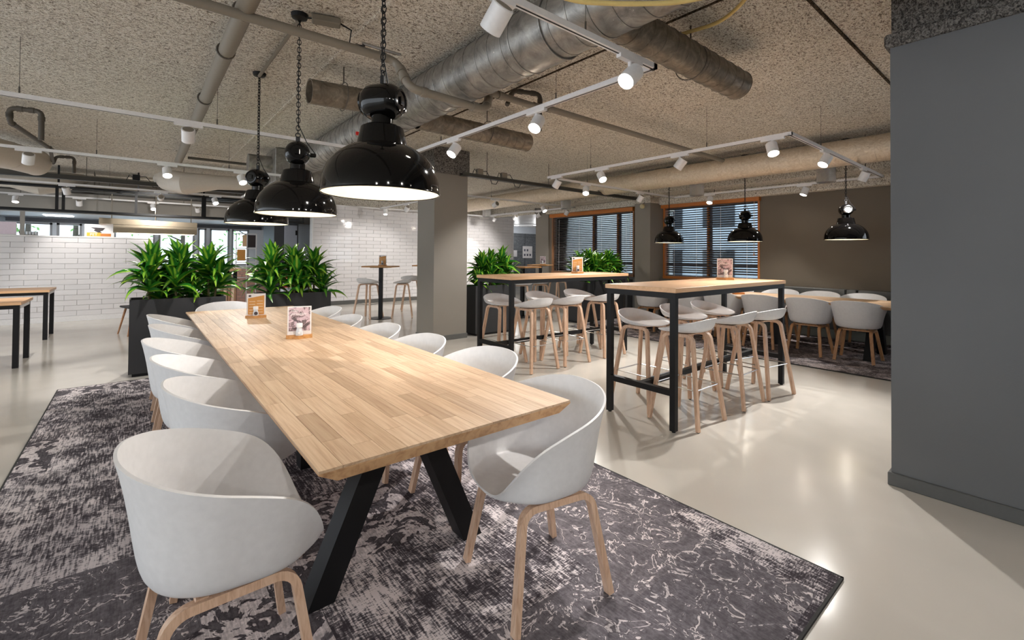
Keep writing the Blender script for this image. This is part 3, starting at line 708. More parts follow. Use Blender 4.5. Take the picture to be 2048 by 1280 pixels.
def high_table(x, y, lab, rz=0, s_=.33, H_=1.10):
    t_ = thing('high_table', lab, 'table', (x, y, 0), rz, 'small high tables')
    MB().b2((-s_, -s_, H_ - .028), (s_, s_, H_), .006).build('tabletop', 'holder_wood', t_)
    MB().b2((-.17, -.17, H_ - .04), (.17, .17, H_ - .028)).build('support_plate', 'black_metal', t_)
    MB().b2((-.035, -.035, .015), (.035, .035, H_ - .04)).build('pole', 'black_metal', t_, 0)
    MB().lathe([(.24, 0), (.24, .008), (.05, .016)], 32).build('base_plate', 'black_metal', t_)
high_table(3.97, 9.12, 'high table before the tall tiled wall, left of the column', .78, .3)
high_table(6.52, 7.52, 'high table behind the farther bar table, left of its menu card', .2, .3)
high_table(8.35, 8.9, 'high table by the corner column behind the farther bar table', .5, .28)
high_table(5.3, 9.5, 'high table behind the grey column', .78, .3)
# left tables
for y, lab in ((7.66, 'light wood table at the left edge, nearer the camera'), (9.86, 'light wood table at the left edge, nearer the tiled wall')):
    t_ = thing('canteen_table', lab, 'table', (-1.03, y, 0), 0, 'light wood tables at the left edge'); D_ = .74
    MB().b2((-1.8, -.03, .725), (0.02, D_, .76), .002).build('tabletop', 'bar_top', t_, 0)
    for x in (-.05, -1.75):
        for yy in (0, D_ - .08): 
            MB().b2((x, yy, 0), (x + .05, yy + .05, .725)).build('leg', 'black_metal', t_, 0)
    MB().b2((-1.75, 0, .68), (-.05, .03, .725)).build('apron_rail', 'black_metal', t_, 0)
    MB().b2((-.02, .05, .68), (0, D_ - .08, .725)).build('apron_rail', 'white_paint', t_, 0, label='white side rail')
t_ = thing('high_bench_table', 'tall wood-topped table with black legs behind the planter gap', 'table', (.95, 10.6, 0), .1)
MB().b2((-.55, -.35, 1.0), (.62, .35, 1.04), .002).build('tabletop', 'bar_top', t_, 0)
for x in (-.5, .5):
    for yy in (-.3, .25): MB().b2((x, yy, 0), (x + .06, yy + .06, 1.0)).build('leg', 'black_metal', t_, 0)

# ------------------------------------------------------------ menu holders
def holder(x, y, z, rz, kind, lab, i):
    t_ = thing('menu_holder', lab, 'menu holder', (x, y, z), rz, 'menu cards in wooden holders')
    b = MB(); w, d = .085, .05
    pts = [(-w, .02), (-w, -.02), (-.005, -.055), (w, -.02), (w, .02)]; n = len(pts)
    b.add([(p[0], p[1], 0) for p in pts] + [(p[0], p[1], .024) for p in pts], [tuple(range(n))[::-1], tuple(range(n, 2 * n))] + [(k, (k + 1) % n, (k + 1) % n + n, k + n) for k in range(n)])
    b.build('base', 'holder_wood', t_, 0)
    cd = MB().b2((-.0775, .004, .022), (.0775, .007, .225)).build('card', 'white_card', t_, 0)
    if kind == 'photo':
        MB().b2((-.069, .0025, .05), (.069, .004, .217)).build('printed_picture', PICM, cd, 0)
        text(cd, ['Huis', 'gemaakte'], (-.058, .0015, .186), .026, 'white_card', .35); text(cd, ['limonade'], (-.02, .0012, .160), .013, 'white_card', .0)
    else:
        p = MB(); p.add([(-.066, .0025, .03), (.066, .0025, .03), (.066, .0025, .208), (-.066, .0025, .182)], [(0, 1, 2, 3)]); p.build('printed_panel', 'orange_print', cd, 0)
        q = MB()
        for c_ in (-1, 1):
            for k in range(5): q.b2((c_ * .031 - .026, .0015, .150 - k * .026 - .004 * (c_ < 0)), (c_ * .031 + .024, .0022, .160 - k * .026 - .004 * (c_ < 0)))
        q.build('printed_lines', 'pale_ink', cd, 0)
        MB().b2((-.062, .0015, .195), (-.042, .0022, .212)).build('printed_mark', 'ink', cd, 0)
    return t_
def text(parent, lines, loc, size, mat, shear):
    cu = bpy.data.curves.new('lettering', 'FONT'); cu.body = '\n'.join(lines); cu.size = size; cu.shear = shear; cu.extrude = .0002; cu.space_line = .85
    o = bpy.data.objects.new('lettering', cu); COL.objects.link(o); dg = bpy.context.evaluated_depsgraph_get()
    me = bpy.data.meshes.new_from_object(o.evaluated_get(dg)); bpy.data.objects.remove(o); me.materials.clear(); me.materials.append(M[mat])
    q = link('lettering', me, parent); q.location = loc; q.rotation_euler = (PI / 2, 0, 0); return q
t = NT('printed_picture'); v = t.coords('Object', (1, 1, 1)); n = t.noise(v, 16, 4, .6, 1.8)
c = t.ramp(n, [(.36, lin((96, 84, 88))), (.46, lin((130, 112, 114))), (.5, lin((206, 180, 188))), (.62, lin((222, 200, 208))), (.68, lin((150, 128, 130)))])
t.link(c, t.b.inputs['Base Color']); t.b.inputs['Roughness'].default_value = .5; PICM = t.m
def jar(x, y, z, rz, lab, badge):
    t_ = thing('small_jar', lab, 'jar', (x, y, z), rz, 'small jars before the menu cards')
    MB().lathe([(.001, 0), (.024, 0), (.026, .004), (.022, .03), (.017, .048), (.015, .056)], 20).build('glass_body', 'lens', t_)
    MB().lathe([(.0001, .056), (.021, .056), (.021, .082), (.019, .085), (.0001, .085)], 20).build('cap', 'white_paint', t_)
    if badge: MB().lathe([(.0001, -.003), (.0155, -.003), (.0155, 0)], 16, (.004, -.024, .022), 'Y').build('round_label', 'ink', t_)
    else: MB().lathe([(.0001, -.002), (.008, -.002), (.008, 0)], 12, (.0, -.024, .02), 'Y').build('round_label', 'white_card', t_)
hr = math.radians(-40)
def hset(x, y, z, kind, where, rz=hr):
    holder(x, y, z, rz, kind, ('orange' if kind == 'menu' else 'pinkish photo') + ' menu card in a wooden holder ' + where, 0)
    d = Vector((math.sin(rz), -math.cos(rz))) * .028
    jar(x + d.x, y + d.y, z + .024, rz, 'white-capped jar before the %s card %s' % ('orange' if kind == 'menu' else 'photo', where), kind == 'menu')
hset(.905, 3.47, .74, 'photo', 'near the middle of the near oak table', math.radians(-15))
hset(.87, 4.80, .74, 'menu', 'towards the far end of the near oak table', math.radians(-15))
hset(4.80, 2.27, 1.10, 'photo', 'on the near bar table', math.radians(-50)); hset(4.74, 4.30, 1.10, 'menu', 'on the farther bar table', math.radians(-40))
hset(4.02, 9.16, 1.10, 'menu', 'on the high table before the tiled wall', math.radians(-35)); hset(8.2, 8.65, 1.10, 'photo', 'on the high table by the corner column', math.radians(-60))
hb = thing('card_block', 'small empty wooden card block on the far long table', 'holder', (7.55, 3.35, .74), -.6); MB().b2((-.09, -.03, 0), (.09, .03, .03), .002).build('base', 'orange_wood', hb)

# ------------------------------------------------------------ planters and plants
def leaf_mesh(seed, L, w, droop):
    rr = random.Random(seed); n = 8; vs = []; fs = []
    for i in range(n + 1):
        s_ = i / n; ang = droop * s_ * s_
        wd = w * (math.sin(PI * min(1, (s_ * .9 + .1)) ** .75)) * (1 - s_ ** 4) if s_ < 1 else 0
        wd = w * max(.02, (4 * (s_ * .85 + .12) * (1 - (s_ * .85 + .12))) ** .8) * (1 - s_ ** 5)
        y = L * s_ * math.cos(ang * .6); z = -L * s_ * math.sin(ang * .6) * .9; tw = .1 * math.sin(3 * s_ + seed)
        for k, sx in enumerate((-.5, 0, .5)):
            vs.append((sx * wd, y, z + (abs(sx) * wd * .45) + sx * tw * wd))
    for i in range(n):
        for k in range(2): a = i * 3 + k; fs.append((a, a + 1, a + 4, a + 3))
    me = bpy.data.meshes.new('leaf'); me.from_pydata(vs, [], fs); me.materials.append(M['leaf']); me.polygons.foreach_set('use_smooth', [True] * len(fs)); return me
LEAVES = [leaf_mesh(i, L, w, d) for i, (L, w, d) in enumerate(((.32, .086, .35), (.37, .090, .6), (.29, .082, .2), (.37, .088, .9), (.33, .082, 1.2), (.34, .090, .45)))]
def plant(x, y, z, h, lab, seed, spread=1.0, nl=92):
    rr = random.Random(seed); t_ = thing('dracaena_plant', lab, 'plant', (x, y, z), rr.uniform(0, 6), 'dracaena plants in the planters')
    st = MB(); heads = []
    for k in range(3):
        a = k * 2.1 + rr.uniform(-.3, .3); r = .05 if k else .0; top = h * (.62, .40, .22)[k]
        p = Vector((math.cos(a) * r, math.sin(a) * r, -.04)); q = Vector((math.cos(a) * r * 2.2, math.sin(a) * r * 2.2, top))
        st.tube([p, (p + q) / 2 + Vector((.01, 0, 0)), q], .012, 7, rs=[.014, .012, .009]); heads.append(q)
    st.build('stem', 'stem', t_)
    for k in range(nl):
        hd = heads[0] if k < nl * .5 else heads[1] if k < nl * .78 else heads[2]
        kk = k if k < nl * .5 else (k - nl * .5) * 1.6 if k < nl * .78 else (k - nl * .78) * 2
        f = min(1, kk / (nl * .5)); az = k * 2.399 + rr.uniform(-.25, .25)
        el = math.radians(82 - 84 * f + rr.uniform(-9, 9))
        o = link('leaf', LEAVES[rr.choice((0, 2, 5)) if f < .45 else rr.choice((1, 3, 4, 5))], t_)
        sc = rr.uniform(.78, 1.12) * (h / .72) ** .5; o.scale = (sc * 1.05, sc * spread, sc)
        o.location = hd + Vector((0, 0, -.02 - f * .16 * (h / .72)))
        o.rotation_euler = (Matrix.Rotation(az, 4, 'Z') @ Matrix.Rotation(el, 4, 'X') @ Matrix.Rotation(rr.uniform(-.5, .5), 4, 'Y')).to_euler()
def planter(x, y, w, d, h, lab, rz=0):
    t_ = thing('planter', lab, 'planter', (x, y, 0), rz, 'anthracite trough planters'); th = .012
    MB().b2((0, 0, .035), (w, th, h)).b2((0, d - th, .035), (w, d, h)).b2((0, th, .035), (th, d - th, h)).b2((w - th, th, .035), (w, d - th, h)).b2((th, th, .035), (w - th, d - th, .06)).build('trough', 'planter', t_, 0)
    MB().b2((.03, .025, 0), (w - .03, d - .025, .035)).build('plinth', 'black_metal', t_, 0)
    MB().b2((th, th, .5), (w - th, d - th, h - .05)).build('soil', 'soil', t_, 0)
ph = .83
planter(-.05, 6.34, .88, .36, ph, 'left anthracite planter behind the near table')
planter(1.17, 6.34, .88, .36, ph, 'anthracite planter between the left planter and the column')
planter(4.33, 6.17, .86, .36, ph, 'anthracite planter right of the grey column')
planter(6.80, 6.10, .88, .36, ph, 'anthracite planter before the corner window, left one'); planter(7.74, 6.10, .80, .36, ph, 'anthracite planter before the corner window, right one')
for i, (x, y, h, lab) in enumerate(((.13, 6.52, .70, 'leftmost dracaena in the left planter'), (.40, 6.52, .74, 'middle dracaena in the left planter'), (.68, 6.52, .72, 'right dracaena in the left planter'),
    (1.36, 6.52, .72, 'left dracaena in the planter before the kitchen door'), (1.62, 6.52, .72, 'middle dracaena in the planter before the kitchen door'), (1.88, 6.52, .70, 'right dracaena in the planter, leaves over the tiled wall'),
    (4.60, 6.36, .64, 'dracaena partly behind the grey column'), (4.76, 6.34, .68, 'middle dracaena in the planter right of the column'), (5.00, 6.34, .74, 'right dracaena in the planter right of the column'),
    (7.00, 6.28, .68, 'leftmost dracaena before the corner window'), (7.30, 6.28, .74, 'second dracaena before the corner window'), (7.58, 6.28, .66, 'third dracaena before the corner window'), (7.90, 6.28, .78, 'fourth dracaena before the corner window'), (8.14, 6.34, .62, 'rightmost dracaena, by the middle column'))):
    plant(x, y, ph - .05, h, lab, 40 + i)

# ------------------------------------------------------------ pendants
def chain(z0, z1, x=0, y=0):
    m = MB(); n = int((z1 - z0) / .030); 
    for k in range(n):
        R = Matrix.Rotation(PI / 2 * (k % 2), 3, 'Z'); m.torus((x, y, z0 + (k + .5) * (z1 - z0) / n), .0135, .0028, 'X', 10, 5, 1, 1.55, R)
    return m
def pendant(x, y, z, rz, lab, face=None, first_=True):
    t_ = thing('pendant_lamp', lab, 'lamp', (x, y, z), rz, 'black industrial pendant lamps')
    K = .92; ZCr = z + (ZC - z) / K
    out = [(.286, 0), (.286, .012), (.285, .035), (.280, .075), (.270, .11), (.253, .145), (.229, .176), (.198, .204), (.162, .227), (.128, .241), (.10, .248)]
    inn = [(.098, .240), (.126, .234), (.158, .220), (.193, .198), (.223, .171), (.247, .14), (.264, .106), (.274, .072), (.279, .034), (.281, .004)]
    MB().lathe(out, 64, caps=False).build('shade', 'black_gloss', t_, 30)
    m = MB().lathe([(.0001, .242)] + [(r, h) for r, h in inn] + [(.286, 0)], 64, caps=False); m.build('reflector', 'cream', t_, 30)
    MB().torus((0, 0, .004), .285, .004, 'Z', 64, 8).build('rim_bead', 'black_gloss', t_)
    MB().lathe([(.0001, .244), (.122, .240), (.119, .262), (.104, .330), (.095, .337), (.0001, .339)], 40).build('neck', 'black_gloss', t_, 30)
    MB().lathe([(.054, .336), (.054, .388)], 28).build('collar', 'black_gloss', t_)
    zc = .462
    MB().lathe([(.0001, -.098), (.055, -.098), (.068, -.09), (.086, -.062), (.09, -.03), (.09, .03), (.086, .062), (.068, .09), (.055, .098), (.0001, .098)], 36, (0, 0, zc), 'Y').build('ballast_housing', 'black_gloss', t_, 30)
    for s_ in (-1, 1):
        f = MB().lathe([(.06, s_ * .096), (.06, s_ * .104), (.05, s_ * .106), (.048, s_ * .1), (.0001, s_ * .1)], 30, (0, 0, zc), 'Y').build('end_cap', 'lens' if (face and s_ < 0) else 'black_gloss', t_, 30)
        if not face or s_ > 0: MB().box((0, s_ * .104, zc), (.035, .01, .04), .003).build('cap_knob', 'black_gloss', f)
        else: MB().torus((0, s_ * .104, zc), .052, .008, 'Y', 28, 8).build('cap_ring', 'chrome', f)
    MB().box((.105, 0, zc), (.05, .03, .03), .006).build('side_lug', 'black_gloss', t_)
    MB().box((0, 0, zc + .11), (.03, .02, .05), .005).torus((0, 0, zc + .145), .016, .004, 'Y', 14, 6).build('hanging_lug', 'black_metal', t_)
    MB().tube([(0, 0, zc + .23), (.06, 0, zc + .10), (.125, 0, zc + .01)], .0035, 6).build('power_cord', 'black_metal', t_)
    c_ = chain(zc + .155, ZCr - z - .02).build('chain', 'black_metal', t_); c_['kind'] = 'stuff'
    MB().tube([(.004, .004, zc + .2), (-.004, .006, 1.0), (.004, -.003, ZCr - z - .02)], .003, 5).build('chain_cable', 'black_metal', t_)
    MB().lathe([(.012, ZCr - z - .045), (.055, ZCr - z - .03), (.062, ZCr - z - .006), (.062, ZCr - z)], 18).build('ceiling_rose', 'black_metal', t_)
    MB().lathe([(.0001, .10), (.022, .105), (.032, .13), (.028, .16), (.018, .19), (.018, .242)], 18).build('bulb', 'bulb', t_)
    l = bpy.data.lights.new('bulb_light', 'POINT'); l.energy = PEND; l.color = (1, .91, .78); l.shadow_soft_size = .03
    lo = bpy.data.objects.new('bulb_light', l); COL.objects.link(lo); lo.parent = t_; lo.location = (0, 0, .07)
    t_.scale = (K, K, K)
PEND = 1.1
for i, (y, rz) in enumerate(((1.99, math.radians(38)), (3.42, math.radians(-16)), (4.78, math.radians(-48)))):
    pendant(.865, y, 1.615, rz, ['large black dome pendant nearest the camera over the near table', 'middle black dome pendant over the near table', 'farthest black dome pendant over the near table'][i])
for i, (y, rz) in enumerate(((1.95, math.radians(-60)), (3.34, math.radians(-50)), (4.73, math.radians(-35)))):
    pendant(7.76, y, 1.60, rz, ['black dome pendant with round glass dial before the bare taupe wall', 'middle black dome pendant before the blinds', 'black dome pendant left of the others before the blinds'][i], i == 0)

# ------------------------------------------------------------ tracks
ZT = 2.545
def track(name, pts, lab, closed=False):
    t_ = thing(name, lab, 'lighting track', (0, 0, 0), 0, 'white ceiling lighting tracks')
    segs = list(zip(pts, pts[1:])) + ([(pts[-1], pts[0])] if closed else [])
    for a, b in segs:
        m = MB(); x0, x1 = sorted((a[0], b[0])); y0, y1 = sorted((a[1], b[1])); h = .018
        if x1 - x0 > y1 - y0:
            m.b2((x0 - h, y0 - h, ZT), (x1 + h, y0 + h, ZT + .034)); s_ = MB().b2((x0, y0 - .004, ZT - .002), (x1, y0 + .004, ZT + .001))
        else:
            m.b2((x0 - h, y0 - h, ZT), (x0 + h, y1 + h, ZT + .034)); s_ = MB().b2((x0 - .004, y0, ZT - .002), (x0 + .004, y1, ZT + .001))
        r = m.build('rail', 'white_paint', t_, 0); s_.build('groove', 'black_metal', r, 0)
        L = max(x1 - x0, y1 - y0); k = max(1, int(L / 1.25))
        for j in range(k):
            f = (j + .5) / k; px_, py_ = a[0] + (b[0] - a[0]) * f, a[1] + (b[1] - a[1]) * f
            MB().tube([(px_, py_, ZT + .03), (px_, py_, ZC)], .0018, 5).tube([(px_, py_, ZT + .03), (px_, py_, ZT + .09)], .006, 6).build('suspension_wire', 'dark_pipe', t_)
    return t_
track('lighting_track', [(-4, 1.67), (2.55, 1.67), (2.55, 5.2), (-4, 5.2)], 'white track loop nearest the camera, around the near table pendants')
track('lighting_track', [(-4, 7.78), (1.75, 7.78), (1.75, 11.4), (-4, 11.4)], 'white track loop above the left tables and planters')
track('lighting_track', [(4.95, 1.70), (8.55, 1.70), (8.55, 5.1), (4.95, 5.1)], 'rectangular white track loop above the bar tables and far table', True)
track('lighting_track', [(4.98, 7.78), (8.45, 7.78), (8.45, 11.5), (4.98, 11.5)], 'rectangular white track loop before the tall tiled wall', True)
track('lighting_track', [(-4, -1.6), (3.3, -1.6)], 'added unseen track behind the camera for the fill spotlights')  # out of view, added to carry the fill spots
track('lighting_track', [(-4, 14.0), (3, 14.0)], 'white track over the kitchen')
SPOTE = 68
def make_spot(on=True):
    t_ = thing('track_spotlight', 'x', 'spotlight', (0, 0, 0))
    ad = MB().b2((-.11, -.017, -.022), (.11, .017, 0)).build('track_adapter', 'white_paint', t_, 0)
    MB().lathe([(.012, -.05), (.012, -.02)], 12).build('swivel', 'white_paint', t_)
    h = MB().lathe([(.0001, .075), (.05, .075), (.054, .071), (.054, -.05), (.05, -.052), (.05, -.04), (.0001, -.04)], 30).build('lamp_body', 'white_paint', t_, 30)
    MB().lathe([(.0001, -.042), (.048, -.042)], 24).build('lens', 'glow' if on else 'lens', h, 0)
    MB().lathe([(.0001, .078), (.044, .078), (.044, .0745)], 24).build('heat_sink', 'grey_pipe', h)
    return t_
sp_on = make_spot()
nsp = [0]
GS = 'white track spotlights'
def spot(x, y, aim, lab, track_y=False, energy=1.0, col=(1, .965, .92)):
    src = sp_on
    if src.get('used') is None: t_ = src; src['used'] = 1
    else: t_ = dup(src, (0, 0, 0), 0, lab, GS)
    t_.location = (x, y, ZT); rz = PI / 2 if track_y else 0; t_.rotation_euler = (0, 0, rz); t_['label'] = lab; t_['group'] = GS
    d = (Vector(aim) - Vector((x, y, ZT - .1))).normalized(); q = Matrix.Rotation(-rz, 3, 'Z') @ d
    body = [c_ for c_ in t_.children if c_.name.startswith('lamp_body')][0]
    body.location = (0, 0, -.115); body.rotation_mode = 'QUATERNION'; body.rotation_quaternion = (-q).to_track_quat('Z', 'Y')
    l = bpy.data.lights.new('spot_beam', 'SPOT'); l.energy = SPOTE * energy; l.color = col; l.spot_size = math.radians(86); l.spot_blend = .55; l.shadow_soft_size = .022
    lo = bpy.data.objects.new('spot_beam', l); COL.objects.link(lo); lo.location = Vector((x, y, ZT - .115)) + d * .05; lo.rotation_mode = 'QUATERNION'; lo.rotation_quaternion = d.to_track_quat('-Z', 'Y')
for a in (
    (1.27, 1.67, (1.1, 3.6, .7), 'large white spotlight at the top, nearest the camera', False, .7),
    (2.30, 1.67, (.3, 1.8, .6), 'white spotlight by the near corner of the track loop', False, .75),
    (2.55, 2.78, (1.2, 2.4, .7), 'second white spotlight along the track, under the big duct', True, .8),
    (2.55, 4.06, (1.2, 3.9, .7), 'white spotlight on the track left of the grey column', True, .8),
    (.36, 5.2, (.5, 6.6, .9), 'white spotlight on the track crossing behind the grey pipe', False, .8),
    (-1.0, 7.78, (-1.4, 9.6, 0), 'white spotlight above the left tables, near the frame edge', False, .9),
    (.31, 7.78, (.4, 6.6, .6), 'white spotlight above the left planter', False, 1.0),
    (1.2, 7.78, (1.6, 6.5, .6), 'white spotlight behind the farthest near-table pendant', False, 1.0),
    (4.95, 4.05, (4.3, 2.6, .6), 'white spotlight left of the rectangle track, third from its corner', True, 1.1),
    (4.95, 2.88, (4.6, 4.4, .5), 'white spotlight mid-way on the near rail of the rectangle track', True, 1.1),
    (4.95, 1.86, (4.0, 1.0, 0), 'white spotlight at the near corner of the rectangle track', True, 1.5),
    (5.98, 1.70, (4.6, 2.4, .3), 'white spotlight before the crinkled foil duct outlet', False, 1.0),
    (7.55, 1.70, (7.7, 2.6, .6), 'white spotlight near the right tip of the rectangle track', False, .9),
    (8.55, 2.72, (8.0, 3.3, .6), 'white spotlight above the bare taupe wall', True, .8),
    (8.55, 4.34, (7.6, 4.2, .6), 'white spotlight before the orange window valance', True, .8),
    (7.36, 5.1, (7.2, 6.2, .9), 'white spotlight before the middle column', False, .8),
    (5.82, 5.1, (4.8, 4.3, .5), 'white spotlight on the left rail of the rectangle track', False, .9),
    (4.95, 4.93, (4.6, 6.0, .8), 'white spotlight at the left corner of the rectangle track', True, .9),
    (5.95, 7.78, (6.0, 11.8, 1.2), 'white spotlight behind the column, aimed at the tiled wall', False, .8),
    (7.4, 7.78, (7.3, 6.6, .8), 'white spotlight above the corner planters', False, .7),
    (8.45, 8.05, (8.2, 9.0, .8), 'white spotlight at the near corner of the far track rectangle', True, .6),
    (8.45, 9.1, (7.6, 11.9, .9), 'white spotlight before the corner column', True, .8),
    (8.45, 10.1, (8.3, 12.0, 1.0), 'white spotlight before the glass corridor opening', True, .8),
    (8.45, 11.1, (8.0, 12.0, .6), 'lit white spotlight close to the tall tiled wall', True, .5),
    (4.98, 10.0, (4.9, 12.0, .6), 'white spotlight left of the column by the tiled wall', True, .8),
    (4.98, 11.2, (4.7, 10.6, 0), 'white spotlight nearest the tiled wall, left of the column', True, .5),
    (-.98, 11.4, (-.6, 12.3, .6), 'white spotlight before the black hanging frame, left one', False, .5),
    (.36, 11.4, (.36, 13.6, 1.95), 'white spotlight before the black hanging frame, middle one', False, .8),
    (1.27, 11.4, (1.6, 10.2, .8), 'white spotlight before the black hanging frame, right one', False, .8),
    (.1, -1.6, (.4, 1.2, .5), 'added fill spotlight behind the camera, second from the left', False, .33),  # unseen fill spots behind the camera, added to brighten near chairs and rug
    (1.7, -1.6, (1.5, 1.6, .4), 'added fill spotlight behind the camera, third from the left', False, .36),
    (3.0, -1.6, (3.4, 1.0, .6), 'added fill spotlight behind the camera beside the slate wall', False, .35),
    (-1.4, -1.6, (-.4, 2.0, .4), 'added fill spotlight behind the camera, leftmost', False, .3),
    (-1.97, 14.0, (-2, 13, 0), 'white kitchen spotlight at the left frame edge', False, .8),
    (-1.0, 14.0, (-1, 15, 1), 'white kitchen spotlight, second from the left', False, .8),
    (.30, 14.0, (.5, 13, 1), 'white kitchen spotlight above the steel hood', False, .8),
    (1.19, 14.0, (1.5, 15, 1), 'white kitchen spotlight right of the steel hood', False, .8)):
    spot(*a)

# ------------------------------------------------------------ ducts and pipes
def duct(name, lab, a, b, r, mat, ring=.16, seam=.006, cat='duct', open_=True, group=None):
    a, b = Vector(a), Vector(b); L = (b - a).length; t_ = thing(name, lab, cat, a, 0, group)
    if group is None and 'group' in t_: del t_['group']
    t_.rotation_mode = 'QUATERNION'; t_.rotation_quaternion = (b - a).to_track_quat('Z', 'Y')
    MB().lathe([(r - .004, 0), (r, 0), (r, L), (r - .004, L), (r - .008, L), (r - .008, 0)], 40, closed=True).build('duct_tube', mat, t_, 30)
    m = MB(); k = max(1, int(L / ring))
    for i in range(k + 1): m.torus((0, 0, i * L / k), r, seam, 'Z', 40, 6)
    m.build('seams', mat, t_, 60)['kind'] = 'stuff'
    if not open_: return t_
    MB().lathe([(.0001, .12), (r - .008, .12)], 30).lathe([(.0001, L - .12), (r - .008, L - .12)], 30).build('damper', 'dark_print', t_)
    return t_
duct('ventilation_duct', 'large galvanised spiral duct running away under the ceiling', (2.09, -1.5, 2.82), (2.09, 7.9, 2.82), .20, 'duct', .15, .006)
MB2 = duct('duct_collar', 'galvanised collar on the large duct at the top of the frame', (2.09, 2.05, 2.82), (2.09, 2.35, 2.82), .207, 'duct', .3, .008, open_=False)
duct('branch_duct', 'short open spiral duct left of the large duct', (1.13, 4.12, 2.74), (1.92, 4.12, 2.78), .105, 'duct_old', .12, .004, group='branch ducts')
duct('branch_duct', 'open spiral branch duct right of the large duct, before the column', (2.22, 4.22, 2.74), (3.72, 4.22, 2.74), .105, 'duct_old', .12, .004, group='branch ducts')
duct('branch_duct', 'dark open spiral branch duct at the top, near the track corner', (2.2, 1.72, 2.78), (3.86, 1.72, 2.78), .115, 'duct_old', .13, .004, group='branch ducts')
for x, y in ((1.42, 4.12), (3.1, 4.22), (3.1, 1.72)):
    o = MB().torus((x, y, 2.76), .125, .004, 'X', 26, 6).tube([(x, y, 2.88), (x, y, ZC)], .006, 6).build('duct_hanger', 'dark_pipe', None)
    tag(o, {1.42: 'strap hanger on the short left branch duct', 3.1: 'strap hanger on the branch duct before the column' if y > 3 else 'strap hanger on the dark branch duct at the top'}[x], 'hanger', 'duct hangers')
duct('foil_duct', 'long foil-wrapped duct parallel to the window wall', (7.35, -1, 2.76), (7.35, 11.5, 2.76), .175, 'foil', .62, .004)
tag(MB().tube([(7.72, -1, 2.93), (7.72, 5.4, 2.93)], .06, 12).build('round_pipe', 'dark_pipe'), 'dark pipe hugging the ceiling above the foil duct', 'pipe')
for i, (y, lab) in enumerate(((4.2, 'crinkled foil outlet before the blinds'), (2.2, 'crinkled foil outlet behind the right spotlight'), (7.45, 'crinkled foil outlet above the corner planters'), (10.6, 'crinkled foil outlet near the tall tiled wall'))):
    t_ = thing('duct_outlet', lab, 'duct', (7.8, y, 2.62), 0, 'crinkled foil duct outlets')
    MB().tube([(-.35, 0, .14), (-.14, 0, .14), (-.03, 0, .08), (0, 0, -.02)], .1, 18, rs=[.10, .115, .125, .12]).build('elbow', 'crinkle', t_)
    MB().lathe([(.12, -.17), (.12, 0), (.112, 0), (.112, -.17)], 24, closed=True).build('sleeve', 'crinkle', t_)
t_ = thing('duct_transition', 'square galvanised duct box behind the middle pendant', 'duct', (2.09, 7.9, 2.74))
MB().b2((-.42, 0, -.25), (.35, .7, .28), .01).build('box', 'duct', t_, 0)
MB().tube([(-.42, .3, .05), (-.75, .3, .05)], .13, 20).build('stub', 'duct', t_)
t_ = thing('fabric_duct', 'sagging pale insulated duct behind the pendants', 'duct', (.9, 10.6, 2.72))
MB().tube([(-.55, .9, .1), (-.45, .35, .02), (-.2, 0, -.06), (.3, -.1, .0), (1.4, -.15, .05)], .2, 20, rs=[.12, .2, .21, .14, .13]).build('sleeve', 'white_duct', t_)
t_ = thing('fabric_duct', 'sagging pale duct at the left frame edge above the black frame', 'duct', (-1.6, 12.9, 2.72))
MB().tube([(-1, .2, .0), (-.3, 0, 0), (.1, -.05, -.04), (.45, 0, .05), (.75, .1, .14)], .2, 20, rs=[.13, .14, .22, .2, .1]).build('sleeve', 'white_duct', t_)
duct('ventilation_duct', 'pale wrapped duct entering at the left frame edge', (-2.6, 7.2, 2.76), (-1.25, 10.4, 2.76), .2, 'white_duct', .5, .006)
def pipe(name, lab, pts, r, mat='grey_pipe', rad=.05, collars=True, group='ceiling pipes', n=12):
    P = [Vector(p) for p in pts]; out = [P[0]]; cl = []
    for i in range(1, len(P) - 1):
        d1 = (P[i - 1] - P[i]).normalized(); d2 = (P[i + 1] - P[i]).normalized(); k = min(rad, (P[i - 1] - P[i]).length * .45, (P[i + 1] - P[i]).length * .45)
        A, B = P[i] + d1 * k, P[i] + d2 * k
        for j in range(7): s_ = j / 6; out.append(A * (1 - s_) ** 2 + P[i] * 2 * s_ * (1 - s_) + B * s_ * s_)
        cl += [(A, d1), (B, d2)]
    out.append(P[-1]); t_ = thing(name, lab, 'pipe', P[0], 0, group); off = -P[0]
    MB().tube([p + off for p in out], r, n).build('pipe_run', mat, t_, 50)
    for p, d in cl if collars else []: MB().tube([p + off - d * .0, p + off + d * .05], r * 1.22, n).build('collar', mat, t_, 50)
    return t_
pv = pipe('round_pipe', 'thick grey pipe running away under the ceiling, top left', [(.50, -1, 2.9), (.53, 9.6, 2.9)], .055, 'grey_pipe')
for y in (3.35, 4.1, 5.5, 6.8): MB().torus((.51 - .50, y + 1, 0), .058, .008, 'Y', 24, 6).build('joint_band', 'dark_pipe', pv)
pipe('round_pipe', 'grey pipe crossing the ceiling and dipping under the large duct', [(-4, 3.33, 2.86), (1.53, 3.28, 2.84), (1.56, 3.10, 2.585), (2.26, 3.10, 2.57), (2.44, 3.28, 2.81), (3.05, 3.28, 2.80), (3.12, 3.28, 2.82), (6.9, 3.3, 2.82)], .032, 'grey_pipe', .09)
pipe('thin_conduit', 'thin steel conduit strapped on the crossing pipe', [(1.25, 3.25, 2.885), (1.55, 3.24, 2.88)], .012, 'chrome', collars=False)
pipe('round_pipe', 'small looped pipe with fittings right of the large duct', [(2.75, 3.42, 2.80), (2.85, 3.45, 2.97), (3.12, 3.35, 2.97), (3.12, 3.35, 2.6)], .022, 'dark_pipe', .05)
